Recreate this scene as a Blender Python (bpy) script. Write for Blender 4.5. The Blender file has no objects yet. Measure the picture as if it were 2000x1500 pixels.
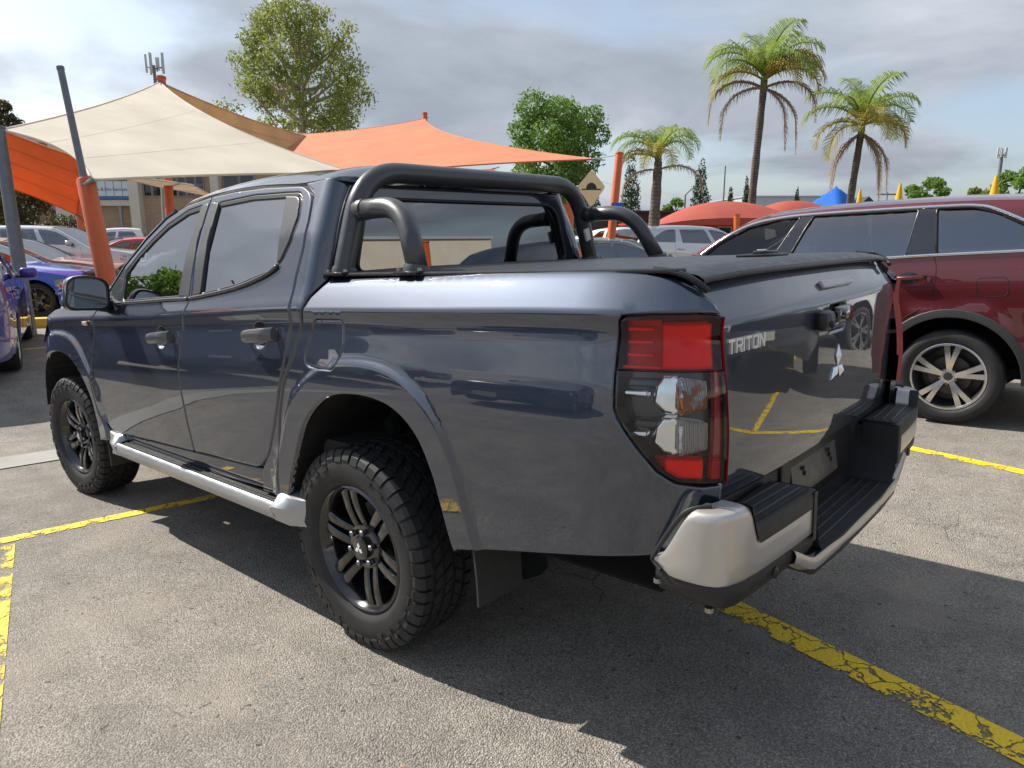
import bpy, bmesh, math, random, bisect
import numpy as np
from mathutils import Vector, Matrix, noise
from mathutils.geometry import delaunay_2d_cdt
random.seed(7)
rad = math.radians
SC = bpy.context.scene
COL = SC.collection
# ---------------------------------------------------------------- camera
# The car park slopes gently; truck coordinates (x right, y forward, z up, origin on the ground
# under the rear axle) are tilted against the level world by the matrix TILT.
def basis(yaw, pitch, roll):
    cy, sy = math.cos(yaw), math.sin(yaw)
    f = Vector((sy*math.cos(pitch), cy*math.cos(pitch), -math.sin(pitch)))
    r = Vector((cy, -sy, 0)); u = r.cross(f)
    r2 = r*math.cos(roll)+u*math.sin(roll); u2 = -r*math.sin(roll)+u*math.cos(roll)
    return Matrix((r2, u2, -f)).transposed()
BT = basis(rad(48.1866), rad(10.5262), rad(-2.1726))
BW = basis(rad(48.1866), rad(11.85), 0.0)
TILT = BW @ BT.transposed()
CAM = TILT @ Vector((-2.34566, -2.12626, 1.46031))
FPX = 1394.6
cd = bpy.data.cameras.new('camera'); cam = bpy.data.objects.new('camera', cd); COL.objects.link(cam)
cd.sensor_width = 36; cd.lens = FPX/2000*36; cd.clip_start = .05; cd.clip_end = 3000
cam.matrix_world = Matrix.Translation(CAM) @ BW.to_4x4()
SC.camera = cam
SC.render.resolution_x = 1024; SC.render.resolution_y = 768
def at(px, py, depth):
    """a world point at a given depth in metres along the view axis"""
    d = -BW.col[2] + BW.col[0]*((px-1000)/FPX) - BW.col[1]*((py-750)/FPX)
    return CAM + d*depth
# ---------------------------------------------------------------- light
SUN_DIR = (TILT @ Vector((-.22, 1.0, 1))).normalized()      # towards the sun
el = math.asin(SUN_DIR.z); az = math.atan2(SUN_DIR.x, SUN_DIR.y)
sd = bpy.data.lights.new('sun', 'SUN'); sd.energy = 4.3; sd.angle = rad(.55); sd.color = (1, .95, .87)
sun = bpy.data.objects.new('sun', sd); COL.objects.link(sun)
sun.rotation_euler = SUN_DIR.to_track_quat('Z', 'Y').to_euler()
W = bpy.data.worlds.new('World'); SC.world = W; W.use_nodes = True
def world():
    nt = W.node_tree; N = nt.nodes; L = nt.links; N.clear()
    out = N.new('ShaderNodeOutputWorld'); bg = N.new('ShaderNodeBackground'); bg.inputs[1].default_value = .095
    sky = N.new('ShaderNodeTexSky'); sky.sky_type = 'NISHITA'; sky.sun_disc = False
    sky.sun_elevation = el; sky.sun_rotation = az; sky.air_density = 1.0; sky.dust_density = 2.2
    tc = N.new('ShaderNodeTexCoord'); sp = N.new('ShaderNodeSeparateXYZ'); L.new(tc.outputs['Generated'], sp.inputs[0])
    def m(op, a, b=None, c=None):
        n = N.new('ShaderNodeMath'); n.operation = op
        for i, v in enumerate((a, b, c)):
            if v is None: continue
            if isinstance(v, (int, float)): n.inputs[i].default_value = v
            else: L.new(v, n.inputs[i])
        return n.outputs[0]
    # project the cloud deck: direction / (z + bias)
    zz = m('ADD', m('MAXIMUM', sp.outputs[2], 0.0), .16)
    cx = m('DIVIDE', sp.outputs[0], zz); cy = m('DIVIDE', sp.outputs[1], zz)
    cb = N.new('ShaderNodeCombineXYZ'); L.new(cx, cb.inputs[0]); L.new(cy, cb.inputs[1])
    def nz(scale, det, rough, dist, off):
        mp = N.new('ShaderNodeMapping'); L.new(cb.outputs[0], mp.inputs[0]); mp.inputs[1].default_value = off
        n = N.new('ShaderNodeTexNoise'); n.inputs['Scale'].default_value = scale; n.inputs['Detail'].default_value = det
        n.inputs['Roughness'].default_value = rough; n.inputs['Distortion'].default_value = dist
        L.new(mp.outputs[0], n.inputs[0]); return n.outputs[0]
    def ramp(v, pts):
        r = N.new('ShaderNodeValToRGB'); L.new(v, r.inputs[0]); e = r.color_ramp.elements
        while len(e) < len(pts): e.new(.5)
        for i, (p, c) in enumerate(pts): e[i].position = p; e[i].color = c
        return r.outputs[0]
    cover = ramp(nz(.62, 7, .52, .25, (3.1, 1.7, 0)), [(.40, (0, 0, 0, 1)), (.52, (1, 1, 1, 1))])
    shade = nz(.85, 8, .55, .35, (8.3, 4.2, 2))
    ccol = ramp(shade, [(.34, (2.0, 2.22, 2.58, 1)), (.46, (2.65, 2.9, 3.28, 1)), (.56, (3.4, 3.65, 4.05, 1)), (.68, (4.35, 4.58, 4.9, 1))])
    mix = N.new('ShaderNodeMix'); mix.data_type = 'RGBA'; mix.clamp_factor = True
    sk = N.new('ShaderNodeMix'); sk.data_type = 'RGBA'; sk.inputs[0].default_value = .35
    L.new(sky.outputs[0], sk.inputs[6]); sk.inputs[7].default_value = (2.9, 3.5, 4.4, 1)      # thin high veil
    L.new(m('MULTIPLY', cover, .93), mix.inputs[0]); L.new(sk.outputs[2], mix.inputs[6]); L.new(ccol, mix.inputs[7])
    L.new(mix.outputs[2], bg.inputs[0]); L.new(bg.outputs[0], out.inputs[0])
world()
vs = SC.view_settings; vs.view_transform = 'Standard'; vs.look = 'None'; vs.gamma = 1; vs.use_curve_mapping = False; vs.exposure = .92
# ---------------------------------------------------------------- mesh helpers
def link(o, parent=None):
    COL.objects.link(o)
    if parent is not None: o.parent = parent
    return o
def mesh(name, vs_, fs, mat, parent=None, smooth=True, normals=None, kind=None, autosmooth=None, mats=None, fmat=None):
    me = bpy.data.meshes.new(name); me.from_pydata([tuple(v) for v in vs_], [], fs)
    for m_ in (mats or [mat]): me.materials.append(m_)
    if fmat: me.polygons.foreach_set('material_index', fmat)
    me.polygons.foreach_set('use_smooth', [smooth]*len(me.polygons))
    if normals is not None: me.normals_split_custom_set_from_vertices([tuple(n) for n in normals])
    elif autosmooth: me.set_sharp_from_angle(angle=rad(autosmooth))
    me.update()
    o = bpy.data.objects.new(name, me); link(o, parent)
    if kind: o['kind'] = kind
    return o
def empty(name, loc=(0, 0, 0), rz=0, rot=None, parent=None):
    o = bpy.data.objects.new(name, None); o.empty_display_size = .2; link(o, parent)
    o.location = loc; o.rotation_euler = rot if rot is not None else (0, 0, rz); return o
def tag(o, label, cat, group=None):
    o['label'] = label; o['category'] = cat
    if group: o['group'] = group
    return o
def copy_tree(o, parent=None):
    c = o.copy(); COL.objects.link(c); c.parent = parent
    for ch in list(o.children): copy_tree(ch, c)
    return c
class MB:
    """collects shapes into one mesh"""
    def __init__(s): s.v = []; s.f = []
    def add(s, v, f):
        b = len(s.v); s.v += [Vector(p) for p in v]; s.f += [tuple(i+b for i in q) for q in f]; return s
    def box(s, c, d, rot=None, taper=1.0):
        v = []
        for z in (-.5, .5):
            k = taper if z > 0 else 1
            for x, y in ((-.5, -.5), (.5, -.5), (.5, .5), (-.5, .5)):
                p = Vector((x*d[0]*k, y*d[1]*k, z*d[2]))
                if rot is not None: p = rot @ p
                v.append(p+Vector(c))
        return s.add(v, [(3, 2, 1, 0), (4, 5, 6, 7), (0, 1, 5, 4), (1, 2, 6, 5), (2, 3, 7, 6), (3, 0, 4, 7)])
    def rbox(s, c, d, r=.01, rot=None, seg=2):
        bm = bmesh.new(); bmesh.ops.create_cube(bm, size=1)
        bmesh.ops.scale(bm, vec=d, verts=bm.verts)
        bmesh.ops.bevel(bm, geom=list(bm.edges), offset=r, segments=seg, affect='EDGES', profile=.5, clamp_overlap=True)
        if rot is not None: bmesh.ops.transform(bm, matrix=rot.to_4x4(), verts=bm.verts)
        bmesh.ops.translate(bm, vec=c, verts=bm.verts); bm.verts.index_update()
        s.add([v.co for v in bm.verts], [tuple(v.index for v in f.verts) for f in bm.faces]); bm.free(); return s
    def tube(s, pts, r, n=10, cap=True, closed=False):
        pts = [Vector(p) for p in pts]; m = len(pts); rs = r if isinstance(r, (list, tuple)) else [r]*m
        t0 = (pts[1]-pts[0]).normalized(); a = t0.orthogonal().normalized(); v = []
        for i, p in enumerate(pts):
            if closed: t = pts[(i+1) % m]-pts[i-1]
            else: t = pts[min(i+1, m-1)]-pts[max(i-1, 0)]
            t.normalize(); a = (a-t*a.dot(t)).normalized(); b = t.cross(a)
            v += [p+(a*math.cos(2*math.pi*k/n)+b*math.sin(2*math.pi*k/n))*rs[i] for k in range(n)]
        f = []
        for i in range(m if closed else m-1):
            j = (i+1) % m
            f += [(i*n+k, i*n+(k+1) % n, j*n+(k+1) % n, j*n+k) for k in range(n)]
        if cap and not closed: f += [tuple(range(n-1, -1, -1)), tuple((m-1)*n+k for k in range(n))]
        return s.add(v, f)
    def lathe(s, prof, n=32, axis='x', c=(0, 0, 0), a0=0, a1=2*math.pi):
        full = abs(a1-a0-2*math.pi) < 1e-6; k = n if full else n+1; v = []
        for i in range(k):
            a = a0+(a1-a0)*i/n
            for (h, r) in prof:
                p = {'x': (h, r*math.cos(a), r*math.sin(a)), 'z': (r*math.cos(a), r*math.sin(a), h), 'y': (r*math.sin(a), h, r*math.cos(a))}[axis]
                v.append(Vector(p)+Vector(c))
        m = len(prof); f = []
        for i in range(n):
            j = (i+1) % k
            f += [(i*m+q, j*m+q, j*m+q+1, i*m+q+1) for q in range(m-1)]
        return s.add(v, f)
    def prism(s, poly, d0, d1, frame):
        """polygon in (a,b) extruded from d0 to d1; frame maps (a,b,d) to a point"""
        n = len(poly); v = [frame(a, b, d0) for a, b in poly]+[frame(a, b, d1) for a, b in poly]
        return s.add(v, [tuple(range(n-1, -1, -1)), tuple(range(n, 2*n))]+[(i, (i+1) % n, n+(i+1) % n, n+i) for i in range(n)])
    def grid(s, fn, us, vs_):
        n = len(vs_); v = [fn(a, b) for a in us for b in vs_]
        return s.add(v, [(i*n+j, (i+1)*n+j, (i+1)*n+j+1, i*n+j+1) for i in range(len(us)-1) for j in range(n-1)])
    def fix(s):
        bm = bmesh.new(); vv = [bm.verts.new(p) for p in s.v]
        for q in s.f:
            try: bm.faces.new([vv[i] for i in q])
            except ValueError: pass
        bmesh.ops.recalc_face_normals(bm, faces=bm.faces); bm.verts.index_update()
        s.v = [v.co.copy() for v in bm.verts]; s.f = [tuple(v.index for v in f.verts) for f in bm.faces]; bm.free(); return s
    def out(s, name, mat, parent=None, smooth=True, auto=35, kind=None, fix=False):
        if fix: s.fix()
        return mesh(name, s.v, s.f, mat, parent, smooth, None, kind, auto)
def lin(a, b, n): return [a+(b-a)*i/(n-1) for i in range(n)]
def ss(a, b, x):
    t = min(1, max(0, (x-a)/(b-a))); return t*t*(3-2*t)
def pchip(xs, ys):
    n = len(xs); h = [xs[i+1]-xs[i] for i in range(n-1)]; d = [(ys[i+1]-ys[i])/h[i] for i in range(n-1)]
    m = [0]*n; m[0] = d[0]; m[-1] = d[-1]
    for i in range(1, n-1):
        if d[i-1]*d[i] > 0:
            w1 = 2*h[i]+h[i-1]; w2 = h[i]+2*h[i-1]; m[i] = (w1+w2)/(w1/d[i-1]+w2/d[i])
    def f(x):
        if x <= xs[0]: return ys[0]+m[0]*(x-xs[0])
        if x >= xs[-1]: return ys[-1]+m[-1]*(x-xs[-1])
        i = bisect.bisect_right(xs, x)-1; t = (x-xs[i])/h[i]
        return (1+2*t)*(1-t)**2*ys[i]+t*(1-t)**2*h[i]*m[i]+t*t*(3-2*t)*ys[i+1]+t*t*(t-1)*h[i]*m[i+1]
    return f
def spline(pts, n=8, closed=False):
    """Catmull-Rom through points"""
    P = [Vector(p) for p in pts]; m = len(P); out = []
    for i in range(m if closed else m-1):
        p0, p1, p2, p3 = (P[(i-1) % m], P[i], P[(i+1) % m], P[(i+2) % m]) if closed else (P[max(i-1, 0)], P[i], P[i+1], P[min(i+2, m-1)])
        for k in range(n):
            t = k/n
            out.append(.5*((2*p1)+(p2-p0)*t+(2*p0-5*p1+4*p2-p3)*t*t+(3*p1-p0-3*p2+p3)*t**3))
    if not closed: out.append(P[-1])
    return out
def fillet(pts, r, n=5):
    """round the corners of an open polyline (3D)"""
    P = [Vector(p) for p in pts]; o = [P[0]]
    for i in range(1, len(P)-1):
        a = P[i-1]-P[i]; b = P[i+1]-P[i]; q = min(r, a.length*.49, b.length*.49)
        s = P[i]+a.normalized()*q; e = P[i]+b.normalized()*q
        for k in range(n+1):
            t = k/n; o.append(s*(1-t)**2+P[i]*2*t*(1-t)+e*t*t)
    return o+[P[-1]]
def roundpoly(pts, r, n=4):
    """round the corners of a closed 2D polygon"""
    m = len(pts); o = []
    for i in range(m):
        p = Vector(pts[i][:2]); a = Vector(pts[i-1][:2])-p; b = Vector(pts[(i+1) % m][:2])-p
        rr = pts[i][2] if len(pts[i]) > 2 else r
        q = min(rr, a.length*.45, b.length*.45)
        if q < 1e-5: o.append((p.x, p.y)); continue
        s = p+a.normalized()*q; e = p+b.normalized()*q
        for k in range(n+1):
            t = k/n; w = s*(1-t)**2+p*2*t*(1-t)+e*t*t; o.append((w.x, w.y))
    return o
def resample(poly, step, closed=True):
    o = []; m = len(poly)
    for i in range(m if closed else m-1):
        a = poly[i]; b = poly[(i+1) % m]; d = math.hypot(b[0]-a[0], b[1]-a[1]); k = max(1, int(math.ceil(d/step)))
        o += [(a[0]+(b[0]-a[0])*j/k, a[1]+(b[1]-a[1])*j/k) for j in range(k)]
    if not closed: o.append(tuple(poly[-1]))
    return o
def area(poly): return .5*sum(poly[i][0]*poly[(i+1) % len(poly)][1]-poly[(i+1) % len(poly)][0]*poly[i][1] for i in range(len(poly)))
def inside(P, poly):
    x, y = P; c = False; j = len(poly)-1
    for i in range(len(poly)):
        xi, yi = poly[i]; xj, yj = poly[j]
        if (yi > y) != (yj > y) and x < (xj-xi)*(y-yi)/(yj-yi)+xi: c = not c
        j = i
    return c
def seg_dist(P, poly, closed=True):
    A = np.array(poly); B = np.roll(A, -1, 0)
    if not closed: A = A[:-1]; B = B[:-1]
    d = B-A; p = np.array(P)-A; t = np.clip((p*d).sum(1)/np.maximum((d*d).sum(1), 1e-12), 0, 1)
    return float(np.sqrt(((p-d*t[:, None])**2).sum(1).min()))
def offset(poly, d):
    """shrink a counter-clockwise polygon by d"""
    m = len(poly); o = []
    for i in range(m):
        a = Vector(poly[i-1]); p = Vector(poly[i]); b = Vector(poly[(i+1) % m])
        e1 = (p-a); e2 = (b-p)
        if e1.length < 1e-9 or e2.length < 1e-9: o.append(tuple(p)); continue
        n1 = Vector((-e1.y, e1.x)).normalized(); n2 = Vector((-e2.y, e2.x)).normalized(); n = n1+n2
        if n.length < 1e-4: o.append(tuple(p+n1*d)); continue
        n.normalize(); k = min(1.6, 1/max(.35, n.dot(n1))); o.append(tuple(p+n*d*k))
    return o
def panel(name, outline, F, mat, parent, holes=(), step=.05, rows=None, depth=.018, rnd=.004, mirror=False, kind=None, bstep=None, flip=True, extra=()):
    """sheet-metal panel: an outline in surface coordinates (s,z) laid on the surface F(s,z), with rounded, turned-in edges.
    F must put its outward side towards -x (or -y) when s grows to the left hand seen from outside"""
    bs = bstep or step*.6
    loops = []
    for k, pl in enumerate([outline]+list(holes)):
        pl = [tuple(p[:2]) for p in pl]
        if (area(pl) < 0) == (k == 0): pl = pl[::-1]
        loops.append(resample(pl, bs))
    P = []; E = []; ring = []
    for pl in loops:
        b0 = len(P); n = len(pl); P += pl; E += [(b0+i, b0+(i+1) % n) for i in range(n)]
        if rnd:
            q = offset(pl, rnd*1.8); b1 = len(P); P += q
        ring.append((b0, n))
    nb = len(P)
    allp = P[:]
    xs = [p[0] for p in loops[0]]; ys = [p[1] for p in loops[0]]
    bl = loops[0]; hl = loops[1:]
    x = min(xs)+step*.37
    cols = []
    while x < max(xs): cols.append(x); x += step
    for x in cols:
        zs = [r(x) for r in rows] if rows else []
        if not rows:
            z = min(ys)+step*.41
            while z < max(ys): zs.append(z); z += step
        for z in zs:
            if min(ys) < z < max(ys) and inside((x, z), bl) and not any(inside((x, z), h) for h in hl):
                if min(seg_dist((x, z), l) for l in loops) > max(.006, rnd*3.0): allp.append((x, z))
    for (x, z) in extra:
        if inside((x, z), bl) and not any(inside((x, z), h) for h in hl) and min(seg_dist((x, z), l) for l in loops) > max(.006, rnd*3.0): allp.append((x, z))
    rv, re, rf, ov, oe, of = delaunay_2d_cdt([Vector(p) for p in allp], E, [], 0, 1e-6)
    rv = [tuple(v) for v in rv]
    bset = {}
    for i, src in enumerate(ov):
        for q in src:
            for li, (b0, n) in enumerate(ring):
                if b0 <= q < b0+n: bset[i] = (li, q-b0)
    V = []; Nn = []
    sg = -1 if mirror else 1
    def nrm(s, z, e=.005):
        a = F(s+e, z)-F(s-e, z); b = F(s, z+e)-F(s, z-e); return b.cross(a).normalized() if flip else a.cross(b).normalized()
    c0 = loops[0][0]
    for i, (s, z) in enumerate(rv):
        p = F(s, z); n = nrm(s, z)
        if rnd and i in bset:
            li, k = bset[i]; pl = loops[li]; m = len(pl)
            a = pl[k-1]; b = pl[(k+1) % m]; t = Vector((b[0]-a[0], b[1]-a[1])).normalized()
            o2 = Vector((t.y, -t.x))
            q = F(s+o2.x*.004, z+o2.y*.004)-p; q = (q-n*q.dot(n))
            if q.length > 0: q.normalize()
            p = p-n*rnd*.7; n = (n*.62+q*.78).normalized()
        V.append(p); Nn.append(n)
    Fc = []
    for t in rf:
        cx = sum(rv[i][0] for i in t)/3; cz = sum(rv[i][1] for i in t)/3
        if inside((cx, cz), bl) and not any(inside((cx, cz), h) for h in hl): Fc.append(tuple(t))
    # turned-in edge
    inv = {}
    for i, key in bset.items(): inv[key] = i
    if depth:
        for li, (b0, n) in enumerate(ring):
            base = len(V); ids = []
            for k in range(n):
                i = inv.get((li, k))
                if i is None: ids.append(None); continue
                s, z = loops[li][k]; nn = nrm(s, z); ids.append((len(V), len(V)+1))
                V += [V[i].copy(), V[i]-nn*depth]; Nn += [Nn[i], Nn[i]]
            for k in range(n):
                a = ids[k]; b = ids[(k+1) % n]
                if a and b: Fc.append((a[0], a[1], b[1], b[0]))
    # face orientation from normals
    FF = []
    for t in Fc:
        g = (V[t[1]]-V[t[0]]).cross(V[t[2]]-V[t[0]])
        FF.append(t if g.dot(Nn[t[0]]+Nn[t[1]]+Nn[t[2]]) >= 0 else t[::-1])
    if mirror:
        V = [Vector((-p.x, p.y, p.z)) for p in V]; Nn = [Vector((-p.x, p.y, p.z)) for p in Nn]; FF = [t[::-1] for t in FF]
    return mesh(name, V, FF, mat, parent, True, Nn, kind)
# ---------------------------------------------------------------- materials
def mat(name, col=(.5, .5, .5), rough=.5, metal=0., spec=.5, coat=0., coat_r=.03, trans=0., emit=None, ior=1.45, sheen=0., coat_ior=1.5):
    m = bpy.data.materials.new(name); m.use_nodes = True; b = m.node_tree.nodes['Principled BSDF']; I = b.inputs
    I['Base Color'].default_value = (*col, 1); I['Roughness'].default_value = rough; I['Metallic'].default_value = metal
    I['Specular IOR Level'].default_value = spec; I['Coat Weight'].default_value = coat; I['Coat Roughness'].default_value = coat_r
    I['Transmission Weight'].default_value = trans; I['IOR'].default_value = ior; I['Coat IOR'].default_value = coat_ior
    if emit: I['Emission Color'].default_value = (*emit[:3], 1); I['Emission Strength'].default_value = emit[3]
    m.diffuse_color = (*col, 1); return m
class NT:
    def __init__(s, m): s.m = m; s.t = m.node_tree; s.N = s.t.nodes; s.L = s.t.links; s.b = s.N['Principled BSDF']
    def n(s, t, **k):
        x = s.N.new('ShaderNode'+t)
        for a, b in k.items():
            if hasattr(x, a): setattr(x, a, b)
            else: x.inputs[a.replace('_', ' ')].default_value = b
        return x
    def l(s, a, b): s.L.new(a, b)
    def co(s, kind='Object', scale=(1, 1, 1)):
        t = s.n('TexCoord'); mp = s.n('Mapping'); mp.inputs[3].default_value = scale; s.l(t.outputs[kind], mp.inputs[0]); return mp.outputs[0]
    def noise(s, co, scale, det=4, rough=.55, dist=0):
        x = s.n('TexNoise', Scale=scale, Detail=det, Roughness=rough, Distortion=dist); s.l(co, x.inputs[0]); return x.outputs[0]
    def vor(s, co, scale, feature='F1', rand=1.0):
        x = s.n('TexVoronoi', Scale=scale, Randomness=rand); x.feature = feature; s.l(co, x.inputs[0]); return x
    def ramp(s, v, pts):
        r = s.n('ValToRGB'); s.l(v, r.inputs[0]); e = r.color_ramp.elements
        while len(e) < len(pts): e.new(.5)
        for i, (p, c) in enumerate(pts):
            e[i].position = p; e[i].color = (c, c, c, 1) if isinstance(c, (int, float)) else (*c, 1)
        return r.outputs[0]
    def mix(s, f, a, b, mode='MIX'):
        x = s.n('Mix'); x.data_type = 'RGBA'; x.blend_type = mode
        for i, v in ((0, f), (6, a), (7, b)):
            if isinstance(v, (int, float)): x.inputs[i].default_value = v
            elif isinstance(v, tuple): x.inputs[i].default_value = (*v, 1)
            else: s.l(v, x.inputs[i])
        return x.outputs[2]
    def math(s, op, a, b=0.):
        x = s.n('Math'); x.operation = op
        for i, v in ((0, a), (1, b)):
            if isinstance(v, (int, float)): x.inputs[i].default_value = v
            else: s.l(v, x.inputs[i])
        return x.outputs[0]
    def bump(s, h, strength=.3, dist=.01, nrm=None):
        x = s.n('Bump', Strength=strength, Distance=dist); s.l(h, x.inputs['Height'])
        if nrm: s.l(nrm, x.inputs['Normal'])
        s.l(x.outputs[0], s.b.inputs['Normal']); return x.outputs[0]
    def base(s, c): s.l(c, s.b.inputs['Base Color'])
    def rough(s, c): s.l(c, s.b.inputs['Roughness'])
def wear(name, col, rough=.5, var=.18, scale=6, bump=0., bscale=200, **k):
    """plain material with uneven tone, dust and fine relief"""
    m = mat(name, col, rough, **k); t = NT(m); co = t.co()
    n1 = t.noise(co, scale, 5, .6); a = tuple(c*(1-var) for c in col); b = tuple(min(1, c*(1+var)) for c in col)
    t.base(t.mix(t.ramp(n1, [(.3, 0.), (.7, 1.)]), a, b))
    n2 = t.noise(co, scale*3.7, 4, .6); t.rough(t.ramp(n2, [(.3, max(0, rough-.07)), (.7, min(1, rough+.08))]))
    if bump: t.bump(t.noise(co, bscale, 3, .6), bump, .004)
    return m
def paint(name, col, metal=.55, rough=.34, coat=1., flake=True, coat_ior=1.6):
    m = mat(name, col, rough, metal, coat=coat, coat_r=.015, coat_ior=coat_ior); t = NT(m); co = t.co()
    if flake:
        v = t.vor(co, 900); t.base(t.mix(t.math('MULTIPLY', v.outputs['Color'], .28), col, tuple(min(1, c*1.9+.02) for c in col)))
    # very slight orange peel in the clear coat and faint dust
    nb = t.n('Bump', Strength=.004, Distance=.01); t.l(t.noise(co, 26, 2, .5), nb.inputs['Height']); t.l(nb.outputs[0], t.b.inputs['Coat Normal'])
    return m
M = {}
M['paint'] = paint('graphite_paint', (.0095, .0185, .040), .6, .48, coat_ior=1.92)
M['red'] = paint('maroon_paint', (.105, .009, .014), .45, .35, coat_ior=1.6)
M['purple'] = paint('violet_blue_paint', (.035, .02, .22), .5, .33)
M['blue'] = paint('race_blue_paint', (.003, .05, .42), .0, .4)
M['navy'] = paint('navy_paint', (.008, .03, .10), .2, .35)
M['white'] = paint('white_paint', (.74, .75, .75), 0, .4, flake=False, coat_ior=1.45)
M['silver'] = paint('silver_paint', (.48, .49, .5), .75, .33)
M['grey'] = paint('dark_grey_paint', (.10, .105, .115), .6, .33)
M['redflat'] = paint('bright_red_paint', (.5, .016, .012), .0, .35, flake=False)
M['sail_tint'] = paint('sail_reflection_paint', (.35, .13, .06), .5, .35)  # orange reflection of the sail put into the car colour
M['black'] = paint('black_paint', (.008, .008, .01), .2, .3)
M['plastic'] = wear('black_plastic', (.018, .018, .02), .5, .2, 9, .25, 420)
M['trim'] = mat('black_trim', (.012, .012, .013), .32, spec=.5)
M['void'] = mat('underside_black', (.008, .008, .008), .9)
M['rubber'] = wear('tyre_rubber', (.02, .02, .021), .62, .3, 14, .3, 260)
M['chrome'] = mat('chrome', (.82, .83, .85), .06, 1.)
M['alu'] = mat('silver_bumper_paint', (.52, .50, .47), .36, .65, coat=.35, coat_r=.1)
M['alu2'] = wear('side_step_silver', (.42, .43, .44), .36, .06, 5, metal=.65)
M['rimblack'] = mat('gloss_black_wheel', (.009, .009, .01), .17, .0, coat=1., coat_r=.04)
M['bar'] = wear('satin_dark_bar', (.045, .047, .052), .36, .12, 7, coat=.35, coat_r=.15)
M['cover'] = wear('bed_cover_black', (.02, .021, .024), .38, .15, 8, .1, 500)
M['steel'] = wear('bolt_steel', (.35, .34, .32), .35, .1, 30, metal=.9)
M['interior'] = wear('interior_grey', (.05, .047, .043), .8, .15, 6)
M['beige'] = wear('interior_beige', (.32, .28, .22), .8, .12, 6)
def glass(name, tint=.12, refl=1.9, body=(.006, .007, .008)):
    m = bpy.data.materials.new(name); m.use_nodes = True; nt = m.node_tree; N = nt.nodes; N.clear()
    o = N.new('ShaderNodeOutputMaterial'); gl = N.new('ShaderNodeBsdfGlossy'); gl.inputs['Roughness'].default_value = 0.; gl.inputs[0].default_value = (.95, .97, 1, 1)
    tr = N.new('ShaderNodeBsdfTransparent'); tr.inputs[0].default_value = (tint, tint*1.02, tint*1.03, 1)
    fr = N.new('ShaderNodeFresnel'); fr.inputs[0].default_value = refl; mx = N.new('ShaderNodeMixShader')
    nt.links.new(fr.outputs[0], mx.inputs[0]); nt.links.new(tr.outputs[0], mx.inputs[1]); nt.links.new(gl.outputs[0], mx.inputs[2]); nt.links.new(mx.outputs[0], o.inputs[0])
    m.diffuse_color = (.1, .12, .13, 1); return m
M['glass'] = glass('tinted_glass', .10, 6.0)
M['glass_dark'] = glass('privacy_glass', .05, 2.7)
M['glass_clear'] = glass('clear_glass', .72, 1.55)
def lens(name, col, rough=.02, alpha=.3):
    m = bpy.data.materials.new(name); m.use_nodes = True; nt = m.node_tree; N = nt.nodes; N.clear()
    o = N.new('ShaderNodeOutputMaterial'); gl = N.new('ShaderNodeBsdfGlossy'); gl.inputs['Roughness'].default_value = rough
    tr = N.new('ShaderNodeBsdfTransparent'); tr.inputs[0].default_value = (*col, 1)
    fr = N.new('ShaderNodeFresnel'); fr.inputs[0].default_value = 1.5; mx = N.new('ShaderNodeMixShader')
    nt.links.new(fr.outputs[0], mx.inputs[0]); nt.links.new(tr.outputs[0], mx.inputs[1]); nt.links.new(gl.outputs[0], mx.inputs[2]); nt.links.new(mx.outputs[0], o.inputs[0])
    m.diffuse_color = (*col, 1); return m
M['lens_red'] = lens('red_lens', (1., .34, .32)); M['lens_clear'] = lens('clear_lens', (.9, .92, .93))
M['lamp_red'] = mat('red_reflector', (1., .022, .016), .3, coat=1.)
M['lamp_darkred'] = mat('smoked_red', (.36, .012, .022), .15, coat=1.)
M['lamp_orange'] = mat('amber_bulb', (.8, .2, .01), .25)
M['pillar'] = mat('pillar_matt_black', (.03, .03, .032), .45, coat=.3, coat_r=.2); M['pillar2'] = mat('quarter_trim_grey', (.035, .036, .038), .38, coat=.3, coat_r=.25)
M['moulding'] = mat('belt_moulding_satin', (.07, .07, .075), .22, .6, coat=.5)
M['indicator'] = mat('indicator_lens', (.75, .55, .42), .15, coat=1.)
M['liner'] = wear('arch_liner_plastic', (.02, .02, .02), .7, .3, 12)
M['handle'] = mat('dark_handle', (.11, .112, .12), .32, .5, coat=.4, coat_r=.15); M['recess'] = mat('recess_shade_black', (.006, .007, .009), .12, coat=1.)
M['headlamp'] = mat('headlamp_clear', (.6, .62, .65), .05, .6, coat=1.)
M['handle2'] = mat('gloss_black_handle', (.010, .010, .012), .12, coat=1.)
M['brakelens'] = mat('brake_lens_frosted', (.36, .36, .38), .2, coat=.8); M['brakerib'] = mat('brake_lens_rib', (.62, .6, .62), .2)
M['housing'] = mat('lamp_housing_dark', (.045, .045, .05), .22, coat=.6); M['chrome2'] = mat('reflector_chrome', (.86, .87, .88), .12, 1.)
M['shelf'] = mat('lamp_shelf_grey', (.05, .055, .065), .2, .3, coat=.5)
def ribbed(name, col, amber=None):
    m = mat(name, col, .12, .55, coat=1.); t = NT(m); co = t.co('Object'); w = t.n('TexWave', Scale=55.); w.bands_direction = 'X'; t.l(co, w.inputs[0])
    n = t.noise(co, 60, 3); t.bump(t.math('ADD', w.outputs[1], t.math('MULTIPLY', n, .8)), .9, .01)
    if amber: t.base(t.mix(t.ramp(t.noise(co, 22, 2), [(.47, 0.), (.55, 1.)]), col, amber))
    return m
M['bulb'] = ribbed('ribbed_clear_lens', (.86, .85, .84)); M['bulb_amber'] = ribbed('ribbed_amber_lens', (.86, .85, .84), (.75, .22, .03))
M['label'] = wear('paper_label', (.62, .63, .62), .6, .08, 40)
M['plategrey'] = wear('bare_plate_bracket', (.12, .115, .11), .4, .3, 12, metal=.5)
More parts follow.
